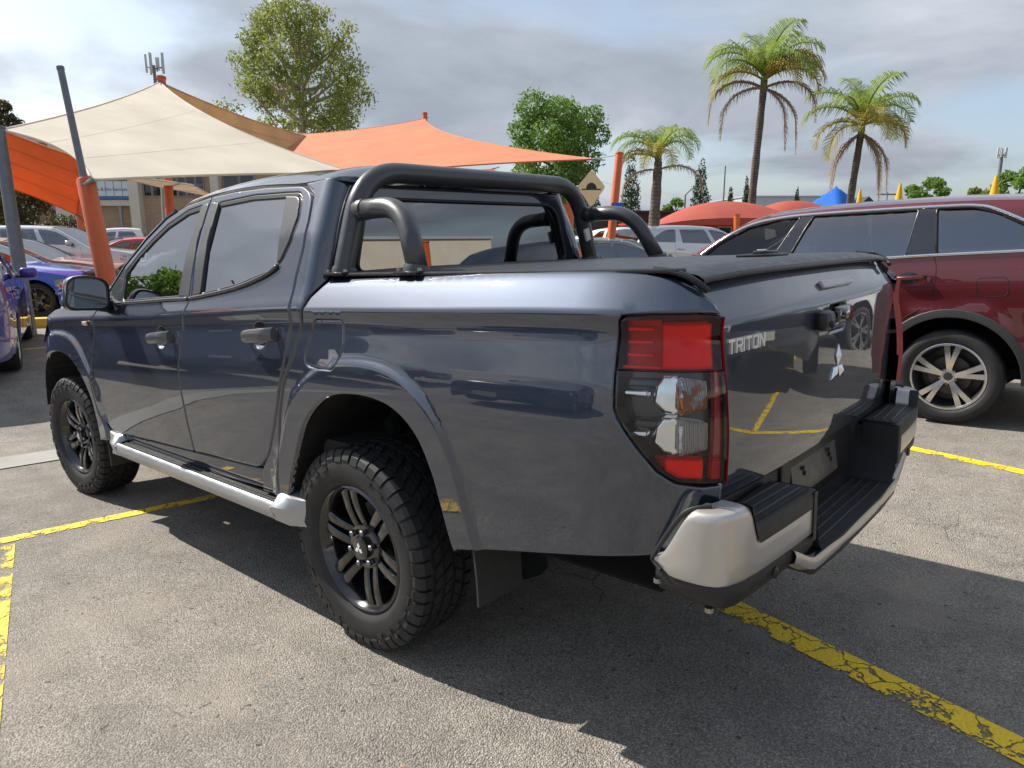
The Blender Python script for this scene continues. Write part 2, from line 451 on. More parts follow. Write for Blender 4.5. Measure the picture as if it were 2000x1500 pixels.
M['letter'] = mat('bright_badge', (.80, .80, .80), .28, .45, coat=.5)
M['padrib'] = mat('worn_pad_rib', (.035, .037, .042), .38)
M['flap'] = wear('mud_flap_rubber', (.035, .035, .036), .55, .12, 10)
M['mirror'] = mat('mirror_glass', (.30, .33, .36), .02, 1.)
# ================================================================ ground
TN = TILT @ Vector((0, 0, 1))
def hgt(x, y):
    """height of the car park: the tilted bay round the truck easing out into level ground"""
    w = (1-ss(6.2, 12., x))*(1-ss(3.4, 8., -x))*(1-ss(3.7, 7.5, y))*(1-ss(4.5, 11., -y))
    return -(TN.x*x+TN.y*y)/TN.z*w
def asphalt(name, worn=0.):
    m = mat(name, (.13, .12, .11), .88, spec=.35); t = NT(m); co = t.co('Object')
    v = t.vor(co, 165); v2 = t.vor(co, 210); cell = t.n('SeparateColor'); t.l(v.outputs['Color'], cell.inputs[0])
    stone = t.ramp(cell.outputs[0], [(0., (.235, .216, .19)), (.35, (.31, .286, .252)), (.7, (.36, .333, .294)), (.93, (.43, .40, .352)), (1., (.52, .485, .435))])
    pit = t.ramp(v.outputs['Distance'], [(.36, 1.), (.75, .55)])
    base = t.mix(1., stone, pit, 'MULTIPLY')
    big = t.ramp(t.noise(co, .55, 5, .6), [(.3, (.80, .80, .82)), (.55, (1., .99, .97)), (.75, (1.14, 1.11, 1.07))])
    base = t.mix(1., base, big, 'MULTIPLY')
    mid = t.ramp(t.noise(co, 5.5, 4, .6), [(.3, .84), (.7, 1.12)]); base = t.mix(1., base, mid, 'MULTIPLY')
    warm = t.ramp(t.noise(co, 1.7, 3, .5), [(.52, 0.), (.74, .5)]); base = t.mix(warm, base, (.40, .345, .28))
    # oil drips and stains
    oil = t.ramp(t.noise(co, 2.3, 6, .7, .4), [(.66, 0.), (.78, .65)]); base = t.mix(oil, base, (.09, .085, .08))
    # faint tyre tracks along the lane
    mt_ = t.n('Mapping'); mt_.inputs[2].default_value = (0, 0, .3); mt_.inputs[3].default_value = (1.5, .12, 1); t.l(co, mt_.inputs[0]); tk = t.ramp(t.noise(mt_.outputs[0], 1.6, 4, .6), [(.54, 0.), (.70, .34)]); base = t.mix(tk, base, (.12, .115, .11))
    # hairline cracks, only in places
    dco = t.n('VectorMath'); dco.operation = 'ADD'; nn = t.n('TexNoise', Scale=3.1, Detail=4); t.l(co, nn.inputs[0]); sc = t.n('VectorMath'); sc.operation = 'SCALE'; sc.inputs['Scale'].default_value = .35
    t.l(nn.outputs['Color'], sc.inputs[0]); t.l(co, dco.inputs[0]); t.l(sc.outputs[0], dco.inputs[1])
    ve = t.vor(dco.outputs[0], .9, 'DISTANCE_TO_EDGE'); cr = t.ramp(ve.outputs['Distance'], [(.0, 1.), (.0055, 0.)])
    msk = t.ramp(t.noise(co, .8, 2, .5), [(.56, 0.), (.66, .8)]); cr = t.math('MULTIPLY', cr, msk)
    base = t.mix(t.math('MULTIPLY', cr, .8), base, (.03, .028, .026))
    pit_shade = t.ramp(t.noise(co, 34, 2, .5), [(.68, 0.), (.73, 1.)]); base = t.mix(t.math('MULTIPLY', pit_shade, .75), base, (.035, .032, .03))  # small pit shadows put in as dark colour
    fl = t.ramp(t.noise(co, 21, 2, .5), [(.70, 0.), (.74, .5)]); base = t.mix(fl, base, (.42, .27, .18))
    t.base(base)
    h = t.math('SUBTRACT', t.math('MULTIPLY', t.ramp(v.outputs['Distance'], [(.2, 1.), (.75, 0.)]), 1.), t.math('MULTIPLY', cr, 1.5))
    h = t.math('ADD', h, t.math('MULTIPLY', t.noise(co, 300, 3, .6), .5))
    h = t.math('ADD', h, t.math('MULTIPLY', t.ramp(t.noise(co, 42, 3, .6), [(.62, 0.), (.75, -1.)]), .9))
    t.bump(h, .75, .007)
    return m
M['asphalt'] = asphalt('asphalt')
xs = sorted(set([round(v, 3) for v in lin(-16, 16, 81)]+[-600, -300, -150, -80, -45, -28, -20, 20, 28, 45, 80, 150, 300, 600]))
def gz(x, y): return hgt(x, y)
ys_ = sorted(set([round(v, 3) for v in lin(-16, 16, 81)]+[-600, -300, -150, -80, -45, -28, -20, 20, 28, 45, 80, 150, 300, 600]))
o = MB().grid(lambda a, b: Vector((a, b, gz(a, b))), xs, ys_).out('ground', M['asphalt'], fix=False, auto=None); o['kind'] = 'structure'
def wornpaint(name, col, lo=.50, hi=.58):
    m = mat(name, col, .6); t = NT(m); co = t.co('Object'); v = t.vor(co, 95)
    edge = t.n('UVMap'); sp = t.n('SeparateXYZ'); t.l(edge.outputs[0], sp.inputs[0])
    n = t.noise(co, 9, 5, .6, .1); e = t.math('ABSOLUTE', t.math('SUBTRACT', sp.outputs[1], .5))
    # worn more towards one side of the stripe
    k = t.math('ADD', n, t.math('MULTIPLY', t.math('SUBTRACT', .62, sp.outputs[1]), .20))
    k = t.math('ADD', k, t.math('MULTIPLY', t.ramp(v.outputs['Distance'], [(.3, 0.), (.8, 1.)]), .10))
    dco = t.n('VectorMath'); dco.operation = 'ADD'; nn = t.n('TexNoise', Scale=14, Detail=4); t.l(co, nn.inputs[0]); sc = t.n('VectorMath'); sc.operation = 'SCALE'; sc.inputs['Scale'].default_value = .09
    t.l(nn.outputs['Color'], sc.inputs[0]); t.l(co, dco.inputs[0]); t.l(sc.outputs[0], dco.inputs[1])
    ve = t.vor(dco.outputs[0], 8.5, 'DISTANCE_TO_EDGE'); cr = t.ramp(ve.outputs['Distance'], [(.012, 1.), (.035, 0.)])
    gone = t.math('MAXIMUM', t.ramp(k, [(lo, 0.), (hi, 1.)]), t.math('MULTIPLY', cr, .9))
    cc = t.mix(t.ramp(t.noise(co, 3, 4, .6), [(.3, 0.), (.7, 1.)]), tuple(c*.86 for c in col), col); t.base(cc)
    t.bump(t.math('ADD', t.ramp(v.outputs['Distance'], [(.2, 1.), (.75, 0.)]), t.math('MULTIPLY', gone, -1.)), .45, .005)
    tr = t.n('BsdfTransparent'); mx = t.n('MixShader'); t.l(gone, mx.inputs[0]); t.l(t.b.outputs[0], mx.inputs[1]); t.l(tr.outputs[0], mx.inputs[2])
    t.l(mx.outputs[0], t.N['Material Output'].inputs[0]); return m
M['yellow'] = wornpaint('yellow_line_paint', (.95, .64, .02), .665, .72)
M['yellow_worn'] = wornpaint('faded_yellow_paint', (.9, .60, .03), .47, .60)
def stripe(name, a, b, w, mt, dz=.004, n=None):
    a = Vector(a); b = Vector(b); d = b-a; n = n or max(2, int(d.length/.15)); t = d.normalized(); s = Vector((-t.y, t.x)); v = []; f = []; uv = []
    for i in range(n+1):
        p = a+d*i/n
        for j, q in enumerate((-.5, .5)):
            c = p+s*w*q; g = TILT @ Vector((c.x, c.y, 0)); v.append((g.x, g.y, hgt(g.x, g.y)+dz)); uv.append((i/n*d.length/w, j))
    for i in range(n): f.append((2*i, 2*i+1, 2*i+3, 2*i+2))
    o = mesh(name, v, f, mt); o['kind'] = 'structure'; l = o.data.uv_layers.new(name='UVMap')
    for lp in o.data.loops: l.data[lp.index].uv = uv[lp.vertex_index]
    if (o.data.polygons[0].normal.z < 0): o.data.flip_normals()
    return o
stripe('bay_line', (-1.62, 2.50), (1.35, 1.76), .095, M['yellow'])
stripe('bay_line', (-1.470, 2.36), (-1.98, .50), .085, M['yellow_worn'])
stripe('bay_line', (1.02, 1.78), (-.46, -3.4), .125, M['yellow'])
stripe('bay_line', (3.95, 1.9), (2.30, -3.6), .10, M['yellow'])
stripe('bay_line', (-1.9, -1.75), (-2.4, -3.9), .10, M['yellow_worn'])
stripe('bay_line', (2.45, -3.1), (8.2, -4.6), .10, M['yellow'])
stripe('bay_line', (-8.4, -4.6), (9.5, -9.0), .10, M['yellow'], n=80)
for k in range(-2, 4): stripe('bay_line', (-.9+2.65*k, -6.6-.65*k), (-2.3+2.65*k, -11.6-.65*k), .10, M['yellow'])
stripe('bay_line', (1.25, 9.1), (6.5, 7.9), .10, M['yellow'])
stripe('bay_line', (-3.2, 10.2), (1.1, 9.1), .10, M['yellow'])
# pale concrete drain strip ahead of the bay
def concrete():
    m = mat('concrete', (.3, .285, .265), .85); t = NT(m); co = t.co(); n = t.noise(co, 2.2, 7, .65); t.base(t.ramp(n, [(.3, (.22, .21, .195)), (.6, (.29, .275, .255)), (.8, (.33, .315, .29))]))
    t.bump(t.noise(co, 90, 5, .65), .3, .006); return m
M['concrete'] = concrete()
def strip_sheet(name, a, b, w, mt, dz):
    return stripe(name, a, b, w, mt, dz)
stripe('drain_strip', (-5.5, 5.35), (2.6, 3.45), .34, M['concrete'], .008)
# ================================================================ wheels
def spokes(kind, R):
    mb = MB()
    return mb
def make_tyre(parent, R, rr, w, tread=True, n=72, lug=True, bands=5):
    """lathe tyre with its axis along x, outer face towards -x"""
    h = w/2; s = R-rr
    prof = [(h*.78, rr), (h*.94, rr+s*.18), (h*1.0, rr+s*.42), (h*.97, rr+s*.70), (h*.88, R-.024), (h*.80, R-.014), (h*.5, R-.011), (0, R-.010), (-h*.5, R-.011), (-h*.80, R-.014), (-h*.88, R-.024), (-h*.97, rr+s*.70), (-h*1.0, rr+s*.42), (-h*.965, rr+s*.28), (-h*.96, rr+s*.24), (-h*.93, rr+s*.16), (-h*.80, rr+.004), (-h*.74, rr-.008)]
    t = MB().lathe(prof, n).out('tyre', M['rubber'], parent, auto=50, fix=True)
    if tread:
        mb = MB(); nb = 46 if bands == 5 else 60
        rows = [(-.74, .26, 0, 1), (-.36, .24, .5, 0), (0, .24, 0, 0), (.36, .24, .5, 0), (.74, .26, 0, 1)]
        for (c, ww, ph, sh) in rows:
            for i in range(nb):
                a = 2*math.pi*(i+ph)/nb; da = 2*math.pi/nb*.40*(1+.08*((i*7) % 3-1)); sk = .028*(1 if c <= 0 else -1)
                x0 = (c-ww*.5)*h; x1 = (c+ww*.5)*h
                if sh:      # shoulder block wraps down the sidewall
                    sgn = -1 if c < 0 else 1
                    xi = (abs(c)-ww*.5)*h*sgn; xo = h*.93*sgn; xs_ = h*.995*sgn
                    pr = [(xi, R-.012), (xi, R), (h*.84*sgn, R-.003), (xo, R-.016), (xs_, R-.045 if i % 2 else R-.034), (h*.97*sgn, R-.055)]
                    v = []; m = len(pr)
                    for q, e in ((-1, 0), (1, 0)):
                        for (x, r) in pr:
                            an = a+q*da; v.append((x, r*math.sin(an), r*math.cos(an)))
                    f = [(j, j+1, m+j+1, m+j) for j in range(m-1)]+[tuple(range(m-1, -1, -1)), tuple(range(m, 2*m))]
                    mb.add(v, f)
                else:
                    v = []
                    for r in (R-.013, R-.0005):
                        for (x, q, kx) in ((x0, -1, 0), (x1, -1, 1), (x1, 1, 1), (x0, 1, 0)):
                            an = a+q*da+sk*(1 if kx else -1)+(.012*(i % 2)); v.append((x, r*math.sin(an), r*math.cos(an)))
                    mb.add(v, [(4, 5, 6, 7), (0, 1, 5, 4), (1, 2, 6, 5), (2, 3, 7, 6), (3, 0, 4, 7)])
        # raised blocks of sidewall lettering position: plain short ribs
        for i in range(30 if lug else 0):
            if i % 15 in (0, 1, 7, 8, 9, 14): continue
            a = 2*math.pi*i/30
            r0 = rr+s*.50; x = -h*1.005
            v = []
            for dx in (0, .004):
                for (q, r) in ((-.05, r0), (.05, r0), (.05, r0+.016), (-.05, r0+.016)):
                    v.append((x+dx-.002, r*math.sin(a+q), r*math.cos(a+q)))
            mb.add(v, [(3, 2, 1, 0), (0, 1, 5, 4), (1, 2, 6, 5), (2, 3, 7, 6), (3, 0, 4, 7)])
        mb.out('tread', M['rubber'], parent, smooth=False, auto=None, fix=True, kind='stuff')
    return t
def rim_barrel(parent, rr, w, mt, lipmat=None):
    h = w/2
    prof = [(-h*.80, rr+.006), (-h*.84, rr+.002), (-h*.86, rr-.006), (-h*.80, rr-.014), (-h*.45, rr-.03), (h*.6, rr-.05), (h*.62, 0.03)]
    return MB().lathe(prof, 56).out('rim', mt, parent, auto=40, fix=True)
def truck_wheel(name, steer=0):
    """six twin-spoke gloss black wheel"""
    w = empty(name); R, rr, wd = .388, .243, .262
    make_tyre(w, R, rr, wd); rim = rim_barrel(w, rr, wd, M['rimblack']); h = wd/2
    sp = MB()
    for k in range(6):
        a0 = 2*math.pi*k/6+.26
        for sgn in (-1, 1):
            # each spoke: a tapered bar with a raised ridge, running from hub to lip
            st = []
            for t in lin(0, 1, 7):
                r = .062+(rr-.012-.062)*t
                an = a0+sgn*math.asin(min(.9, .0275/r))
                x = -h*.56-.010*math.sin(t*math.pi)-.016*t+ (0.012*(1-t))
                wdt = .0155+.0065*t**1.3
                c = Vector((x, r*math.sin(an), r*math.cos(an))); tg = Vector((0, math.cos(an), -math.sin(an)))
                st.append([c+tg*wdt*1.15+Vector((.03, 0, 0)), c+tg*wdt+Vector((.004, 0, 0)), c+tg*wdt*.62, c-tg*wdt*.62, c-tg*wdt+Vector((.004, 0, 0)), c-tg*wdt*1.15+Vector((.03, 0, 0))])
            v = [p for s_ in st for p in s_]; n = 6
            f = [(i*n+j, i*n+j+1, (i+1)*n+j+1, (i+1)*n+j) for i in range(6) for j in range(5)]+[(0, 1, 2, 3, 4, 5), tuple(6*6+j for j in (5, 4, 3, 2, 1, 0))]
            sp.add(v, f)
        # foot of each pair at the lip
        a = a0
        for q in (-.23, .23):
            pass
    sp.lathe([(-h*.50, .088), (-h*.56, .084), (-h*.575, .072), (-h*.575, .0)], 36)
    sp.out('spokes', M['rimblack'], w, auto=28, fix=True)
    cap = MB().lathe([(-h*.575, .047), (-h*.72, .044), (-h*.75, .036), (-h*.755, 0)], 28).out('centre_cap', M['rimblack'], w, auto=40, fix=True)
    em = MB()
    for k in range(3):
        a = 2*math.pi*k/3; t = .013
        def fr(p, q, d, a=a): return Vector((d, p*math.cos(a)+q*math.sin(a), -p*math.sin(a)+q*math.cos(a)))
        em.prism([(0, 0), (-t*.62, t*.95), (0, t*1.9), (t*.62, t*.95)], -h*.757, -h*.757-.0015, fr)
    em.out('emblem', M['white_print'], w, smooth=False, auto=None, fix=True)
    for k in range(6):
        a = 2*math.pi*k/6+.26+math.pi/6
        nt = MB().lathe([(0, .0115), (-.016, .0115), (-.02, .008), (-.021, 0)], 6, c=(-h*.60, .066*math.sin(a), .066*math.cos(a)))
        nt.out('wheel_nut', M['nut'], w, smooth=False, auto=None, fix=True)
    # brake disc and hub behind the spokes
    MB().lathe([(h*.15, .05), (h*.15, .155), (h*.02, .155), (h*.02, .05)], 40).out('brake_disc', M['disc'], w, auto=40, fix=True)
    return w
M['white_print'] = mat('white_print', (.8, .8, .8), .4)
M['nut'] = mat('dark_chrome_nut', (.25, .25, .26), .15, 1.)
M['disc'] = wear('brake_disc_iron', (.12, .11, .10), .45, .2, 20, metal=.8)
def alloy_wheel(name, R=.375, rr=.235, wd=.245, n=5, face=None, dark=None, tw=.16, tread=True, ww=.017):
    """machined-face wheel with paired spokes"""
    face = face or M['machined']; dark = dark or M['wheelgrey']
    w = empty(name); h = wd/2
    make_tyre(w, R, rr, wd, tread, n=56, lug=False, bands=5); rim_barrel(w, rr, wd, dark)
    MB().lathe([(-h*.845, rr+.004), (-h*.872, rr-.003), (-h*.865, rr-.011), (-h*.82, rr-.014)], 56).out('rim_edge', face, w, fix=True)
    sf = MB(); sb = MB()
    for k in range(n):
        a0 = 2*math.pi*k/n
        for sg in (-1, 1):
            v = []; vb = []
            for t in lin(0, 1, 5):
                r = .045+(rr-.012-.045)*t; an = a0+sg*(tw*.55*(1-t)+tw*(t)*1.05); x = -h*.66-.012*math.sin(t*3.1)-.012*t; q = ww*(.75+.5*t)
                c = Vector((x, r*math.sin(an), r*math.cos(an))); tg = Vector((0, math.cos(an), -math.sin(an)))
                v += [c+tg*q, c-tg*q]; vb += [c+tg*q*1.0+Vector((.001, 0, 0)), c+tg*q*1.3+Vector((.035, 0, 0)), c-tg*q*1.3+Vector((.035, 0, 0)), c-tg*q*1.0+Vector((.001, 0, 0))]
            sf.add(v, [(2*i, 2*i+1, 2*i+3, 2*i+2) for i in range(4)])
            sb.add(vb, [(4*i+j, 4*i+j+1, 4*i+5+j, 4*i+4+j) for i in range(4) for j in range(3)])
    sf.lathe([(-h*.60, .062), (-h*.66, .056), (-h*.665, .03)], 30)
    sf.out('spokes', face, w, auto=30); sb.out('spoke_sides', dark, w, auto=30)
    MB().lathe([(-h*.66, .033), (-h*.70, .031), (-h*.71, 0)], 24).out('centre_cap', dark, w, fix=True)
    for k in range(5):
        a = 2*math.pi*(k+.5)/5; MB().lathe([(0, .010), (-.012, .010), (-.014, 0)], 6, c=(-h*.60, .057*math.sin(a), .057*math.cos(a))).out('wheel_nut', M['nut'], w, smooth=False, auto=None, fix=True)
    MB().lathe([(h*.15, .05), (h*.15, .15), (h*.02, .15), (h*.02, .05)], 32).out('brake_disc', M['disc'], w, fix=True)
    return w
M['machined'] = mat('machined_alloy', (.62, .62, .62), .25, .9); M['wheelgrey'] = mat('wheel_dark_grey', (.06, .06, .065), .35, .5)
# ================================================================ the pickup truck
truck = empty('pickup_truck', rot=TILT.to_euler())
tag(truck, 'dark grey dual cab pickup truck with black sports bar and bed cover', 'pickup truck')
Cz = pchip([-1.7, -1.1, -.4, .25, .9, 1.8, 3, 3.9], [1.30, 1.305, 1.29, 1.275, 1.24, 1.19, 1.135, 1.06])
low = pchip([-.85, -.75, -.6, -.45, -.3, -.2, -.12, -.05, 0], [.875, .891, .898, .907, .914, .907, .894, .885, .893])
up_bed = pchip([0, .01, .03, .06, .09, .104, .115], [.893, .8855, .871, .848, .822, .803, .775])
up_cab = pchip([0, .02, .05, .09], [.893, .888, .874, .857])
def Sx(y, z, cabf):
    c = z-Cz(y)
    if c <= 0: return low(c)
    if not cabf: return up_bed(c)
    return up_cab(c) if c < .09 else .857-.33*(c-.09)-.14*max(0, c-.28)
ARCH_R = spline([(.405, .50), (.365, .60), (.315, .69), (.217, .846), (.09, .948), (-.03, .990), (-.20, 1.000), (-.335, .972), (-.43, .902), (-.487, .79), (-.515, .68), (-.545, .57), (-.56, .53)], 5)
ARCH_R = [(p.x, p.y) for p in [Vector((q[0], q[1], 0)) for q in ARCH_R]]
ARCH_F = [(y+2.995 if True else 0, z-.03) for (y, z) in ARCH_R]
ARCH_F = [(p.x, p.y) for p in spline([(2.45, .47), (2.455, .60), (2.48, .72), (2.56, .83), (2.68, .905), (2.83, .945), (3.0, .95), (3.16, .925), (3.29, .86), (3.37, .75), (3.40, .64), (3.42, .55)], 5)]
def flare(s, z):
    r = 0
    if -1.0 < s < .75 and z < 1.3:
        d = seg_dist((s, z), ARCH_R, False); r = .011*(1-ss(.095, .130, d))
    elif 2.2 < s < 3.9 and z < 1.25:
        d = seg_dist((s, z), ARCH_F, False); r = .014*(1-ss(.095, .138, d))
    return r
# plan curve of the side, turning in at the tail and the nose
def arc_table(a, b, th1, n=80):
    t = [0.]; pts = [(0, 0, 1, 0)]
    for i in range(1, n+1):
        th = th1*i/n; x = a*(1-math.cos(th)); y = b*math.sin(th); nx = b*math.cos(th); ny = a*math.sin(th); l = math.hypot(nx, ny)
        t.append(t[-1]+math.hypot(x-pts[-1][0], y-pts[-1][1])); pts.append((x, y, nx/l, ny/l))
    return t, pts
TA = arc_table(.15, .345, rad(80)); NA = arc_table(.62, .60, rad(80))
def plan(s):
    for (tab, s0, sg) in ((TA, -1.05, -1), (NA, 3.1, 1)):
        d = (s-s0)*sg
        if d > 0:
            t, p = tab; i = min(bisect.bisect_right(t, d)-1, len(t)-2); k = (d-t[i])/(t[i+1]-t[i]); a, b = p[i], p[i+1]
            q = [a[j]+(b[j]-a[j])*k for j in range(4)]
            return -.89+q[0], s0+sg*q[1], -q[2], sg*q[3]
    return -.89, s, -1, 0
def Fside(s, z, cabf=False):
    x, y, nx, ny = plan(s); o = Sx(s, z, cabf)-.89+flare(s, z); return Vector((x+nx*o, y+ny*o, z))
def Fbed(s, z): return Fside(s, z, False)
def Fcab(s, z): return Fside(s, z, True)
ROWS = [lambda s, c=c: Cz(s)+c for c in (-.84, -.79, -.74, -.69, -.64, -.59, -.54, -.49, -.44, -.39, -.34, -.29, -.25, -.21, -.17, -.13, -.09, -.055, -.028, -.012, 0, .012, .028, .045, .06, .075, .09, .104, .14, .19, .24, .29, .34, .40, .46, .52)]
SE = -1.05-TA[0][-1]+.012          # last s at the tailgate edge
bed_out = [(.108, 1.396), (.178, 1.323), (.216, 1.21), (.27, 1.09), (.328, .989), (.385, .86), (.425, .725), (.458, .60), (.466, .515)] + \
    ARCH_R[1:-1] + [(-.575, .545), (-.75, .585), (-1.0, .64), (-1.27, .70), (SE, .74), (SE, .888), (-1.37, .885), (-1.31, .893), (-1.268, .919), (-1.222, .974), (-1.172, 1.045), (-1.163, 1.07), (-1.163, 1.175), (-1.17, 1.285), (-1.18, 1.297), (-1.25, 1.303), (-1.36, 1.305), (SE, 1.298), (SE+.01, 1.325), (-1.36, 1.362), (-1.30, 1.386), (-1.22, 1.398), (-1.1, 1.4035), (-.6, 1.404)]
fuel = roundpoly([(.130, 1.242), (-.043, 1.246), (-.050, 1.16, .02), (-.005, 1.075), (.165, 1.075), (.185, 1.10, .02)], .022)
fuel_hole = roundpoly([(.1335, 1.2455), (-.0465, 1.2495), (-.0535, 1.16, .02), (-.007, 1.0715), (.167, 1.0715), (.1885, 1.10, .02)], .024)
fdoor = [(2.275, .525, .06), (2.40, .64, .06), (2.425, .80), (2.405, .95), (2.345, 1.175), (2.30, 1.235, .04), (2.22, 1.30), (2.04, 1.455), (1.86, 1.592), (1.684, 1.688), (1.485, 1.742), (1.232, 1.764, .015), (1.225, 1.60), (1.155, 1.31), (1.226, 1.145), (1.262, .975), (1.252, .70), (1.234, .575, .015), (1.7, .555)]
rdoor = [(1.226, .575, .015), (1.244, .70), (1.254, .975), (1.218, 1.145), (1.147, 1.31), (1.217, 1.60), (1.224, 1.764, .015), (.972, 1.770), (.715, 1.764), (.40, 1.744, .05), (.318, 1.700, .05), (.290, 1.60), (.280, 1.50), (.292, 1.39), (.287, 1.274), (.300, 1.188), (.345, 1.04), (.395, .915), (.46, .79), (.525, .685, .03), (.61, .603, .05)]
fwin = [(1.975, 1.283, .01), (1.285, 1.316, .01), (1.303, 1.710, .012), (1.446, 1.697), (1.641, 1.640), (1.768, 1.576), (1.892, 1.498), (2.00, 1.412)]
rwin = [(1.058, 1.330, .01), (1.125, 1.712, .015), (.811, 1.720), (.520, 1.708), (.402, 1.700, .04), (.378, 1.620), (.386, 1.535), (.425, 1.463, .03), (.49, 1.428), (.742, 1.372)]
def grow(pl, d):
    p = roundpoly(pl, .004)
    if area(p) < 0: p = p[::-1]
    return offset(resample(p, .03), -d)
def ringpts_(A, ds):
    o = []
    for d in ds:
        m = len(A)
        for i in range(1, m-1):
            for f in (0, .5):
                p = (A[i][0]+(A[i+1][0]-A[i][0])*f, A[i][1]+(A[i+1][1]-A[i][1])*f); t = Vector((A[i+1][0]-A[i-1][0], A[i+1][1]-A[i-1][1])).normalized(); q = (p[0]-t.y*d*AS, p[1]+t.x*d*AS); o.append(q)
    return o
AS = -1
FLR = ringpts_(ARCH_R, (.03, .06, .08, .092, .104, .116, .128, .14, .152, .17)); AS = 1; FLF = ringpts_(ARCH_F, (.03, .06, .08, .092, .104, .116, .128, .14, .152, .17))
mf = roundpoly(fdoor, .0); mr = roundpoly(rdoor, .0)
for mi in (False, True):
    g = dict(mirror=mi)
    bs = panel('bed_side', bed_out, Fbed, M['paint'], truck, holes=[fuel_hole] if not mi else [], rows=ROWS, bstep=.02, step=.045, extra=FLR, **g)
    if not mi:
        panel('fuel_flap', fuel, Fbed, M['paint'], bs, rows=ROWS, bstep=.012, step=.04)
    fo = offset(resample(roundpoly(fwin, .01), .03)[::1 if area(fwin) > 0 else -1], -.022); ro = offset(resample(roundpoly(rwin, .01), .03)[::1 if area([p[:2] for p in rwin]) > 0 else -1], -.020)
    rec = lambda yc, zc: [(yc+.062*math.cos(a), zc+.002+.050*math.sin(a)) for a in lin(0, 2*math.pi, 29)[:-1]]
    fd = panel('front_door', mf, Fcab, M['paint'], truck, holes=[fo, rec(1.46, 1.108)], rows=ROWS, bstep=.02, step=.05, **g)
    rd = panel('rear_door', mr, Fcab, M['paint'], truck, holes=[ro, rec(.52, 1.165)], rows=ROWS, bstep=.02, step=.05, **g)
    def Fin(d):
        def f(s, z):
            e = .004; a = Fcab(s+e, z)-Fcab(s-e, z); b = Fcab(s, z+e)-Fcab(s, z-e); return Fcab(s, z)-b.cross(a).normalized()*d
        return f
    # rubber seal round each window, then the pane set back
    panel('window_seal', fo, Fin(.003), M['trim'], fd, holes=[fwin], step=.2, bstep=.03, depth=.02, rnd=.002, **g)
    panel('window_seal', ro, Fin(.003), M['trim'], rd, holes=[rwin], step=.2, bstep=.03, depth=.02, rnd=.002, **g)
    panel('side_window', fwin, Fin(.010), M['glass'], fd, step=.08, depth=0, rnd=0, **g)
    panel('side_window', rwin, Fin(.010), M['glass'], rd, step=.08, depth=0, rnd=0, **g)
    # matt black B pillar faces on both doors, quarter trim at the back
    panel('pillar_trim', [(1.288, 1.312), (1.306, 1.725), (1.238, 1.735), (1.172, 1.312)], Fin(-.0025), M['pillar'], fd, step=.2, depth=.004, rnd=.0015, **g)
    panel('pillar_trim', [(1.062, 1.326), (1.132, 1.728), (1.208, 1.738), (1.140, 1.318)], Fin(-.0025), M['pillar'], rd, step=.2, depth=.004, rnd=.0015, **g)
    panel('quarter_trim', roundpoly([(.515, 1.712), (.402, 1.702, .04), (.376, 1.620), (.384, 1.535), (.425, 1.458, .03), (.445, 1.450), (.480, 1.60)], .006), Fin(-.002), M['pillar2'], rd, step=.06, depth=.008, rnd=.002, **g)
    # bright belt moulding under the glass
    def moulding(pts, par):
        v = [Fcab(a, b)+Vector((-.006, 0, 0)) for a, b in pts]
        if mi: v = [Vector((-p.x, p.y, p.z)) for p in v]
        MB().tube(v, .0085, 8).out('belt_moulding', M['moulding'], par, auto=None)
    moulding([(p.x, p.y) for p in spline([(2.06, 1.262), (1.7, 1.278), (1.4, 1.294), (1.165, 1.302)], 6)], fd)
    moulding([(p.x, p.y) for p in spline([(1.145, 1.304), (.95, 1.325), (.742, 1.352), (.58, 1.385), (.485, 1.412), (.43, 1.438)], 6)], rd)
    # front wing
    fend = [(2.285, .47), (2.41, .625), (2.432, .80), (2.412, .955), (2.352, 1.18), (2.307, 1.24), (2.36, 1.262), (2.7, 1.245), (3.05, 1.205), (3.35, 1.13), (3.62, 1.045), (3.64, .985), (3.50, .90), (3.46, .75), (3.44, .56)]+ARCH_F[::-1][1:-1]+[(2.455, .45)]
    wi = panel('front_wing', fend, Fcab, M['paint'], truck, rows=ROWS, bstep=.02, step=.05, extra=FLF, **g)
    sg = -1 if not mi else 1
    ind = MB().rbox((sg*.901, 2.455, 1.143), (.014, .062, .026), .006); ind.out('side_indicator', M['lamp_orange'] if 0 else M['indicator'], wi)
    # rear cab pillar turning into the back wall
    PT = arc_table(.085, .085, rad(90), 30)
    def Fpil(s, z):
        y0 = .235+.03*ss(1.45, 1.75, z); d = y0-s
        if d <= 0: return Fcab(s, z)
        x0 = Sx(y0, z, True); t, p = PT; i = min(bisect.bisect_right(t, d)-1, len(t)-2); k = min(1., (d-t[i])/(t[i+1]-t[i])); a, b = p[i], p[i+1]
        ex = max(0, d-t[-1])
        return Vector((-x0+a[0]+(b[0]-a[0])*k+ex, y0-(a[1]+(b[1]-a[1])*k), z))
    pil = [(.390, 1.752), (.306, 1.706), (.280, 1.60), (.270, 1.50), (.282, 1.39), (.278, 1.274), (.290, 1.188), (.335, 1.04), (.385, .915), (.45, .79), (.516, .685), (.60, .595), (.62, .50), (.476, .50), (.468, .60), (.435, .725), (.395, .86), (.338, .995), (.28, 1.10), (.226, 1.215), (.188, 1.325), (.11, 1.40), (.085, 1.42), (.075, 1.60), (.085, 1.74), (.12, 1.765), (.2, 1.765)]
    panel('rear_pillar', pil, Fpil, M['paint'], truck, rows=ROWS, bstep=.02, step=.03, **g)
    # sill below the doors
    sill = [(2.33, .555), (2.28, .52), (1.7, .545), (1.23, .566), (.62, .592), (.60, .505), (2.3, .44)]
    panel('sill', sill, lambda s, z: Fcab(s, z)+Vector((.012, 0, 0)), M['paint'], truck, step=.06, **g)
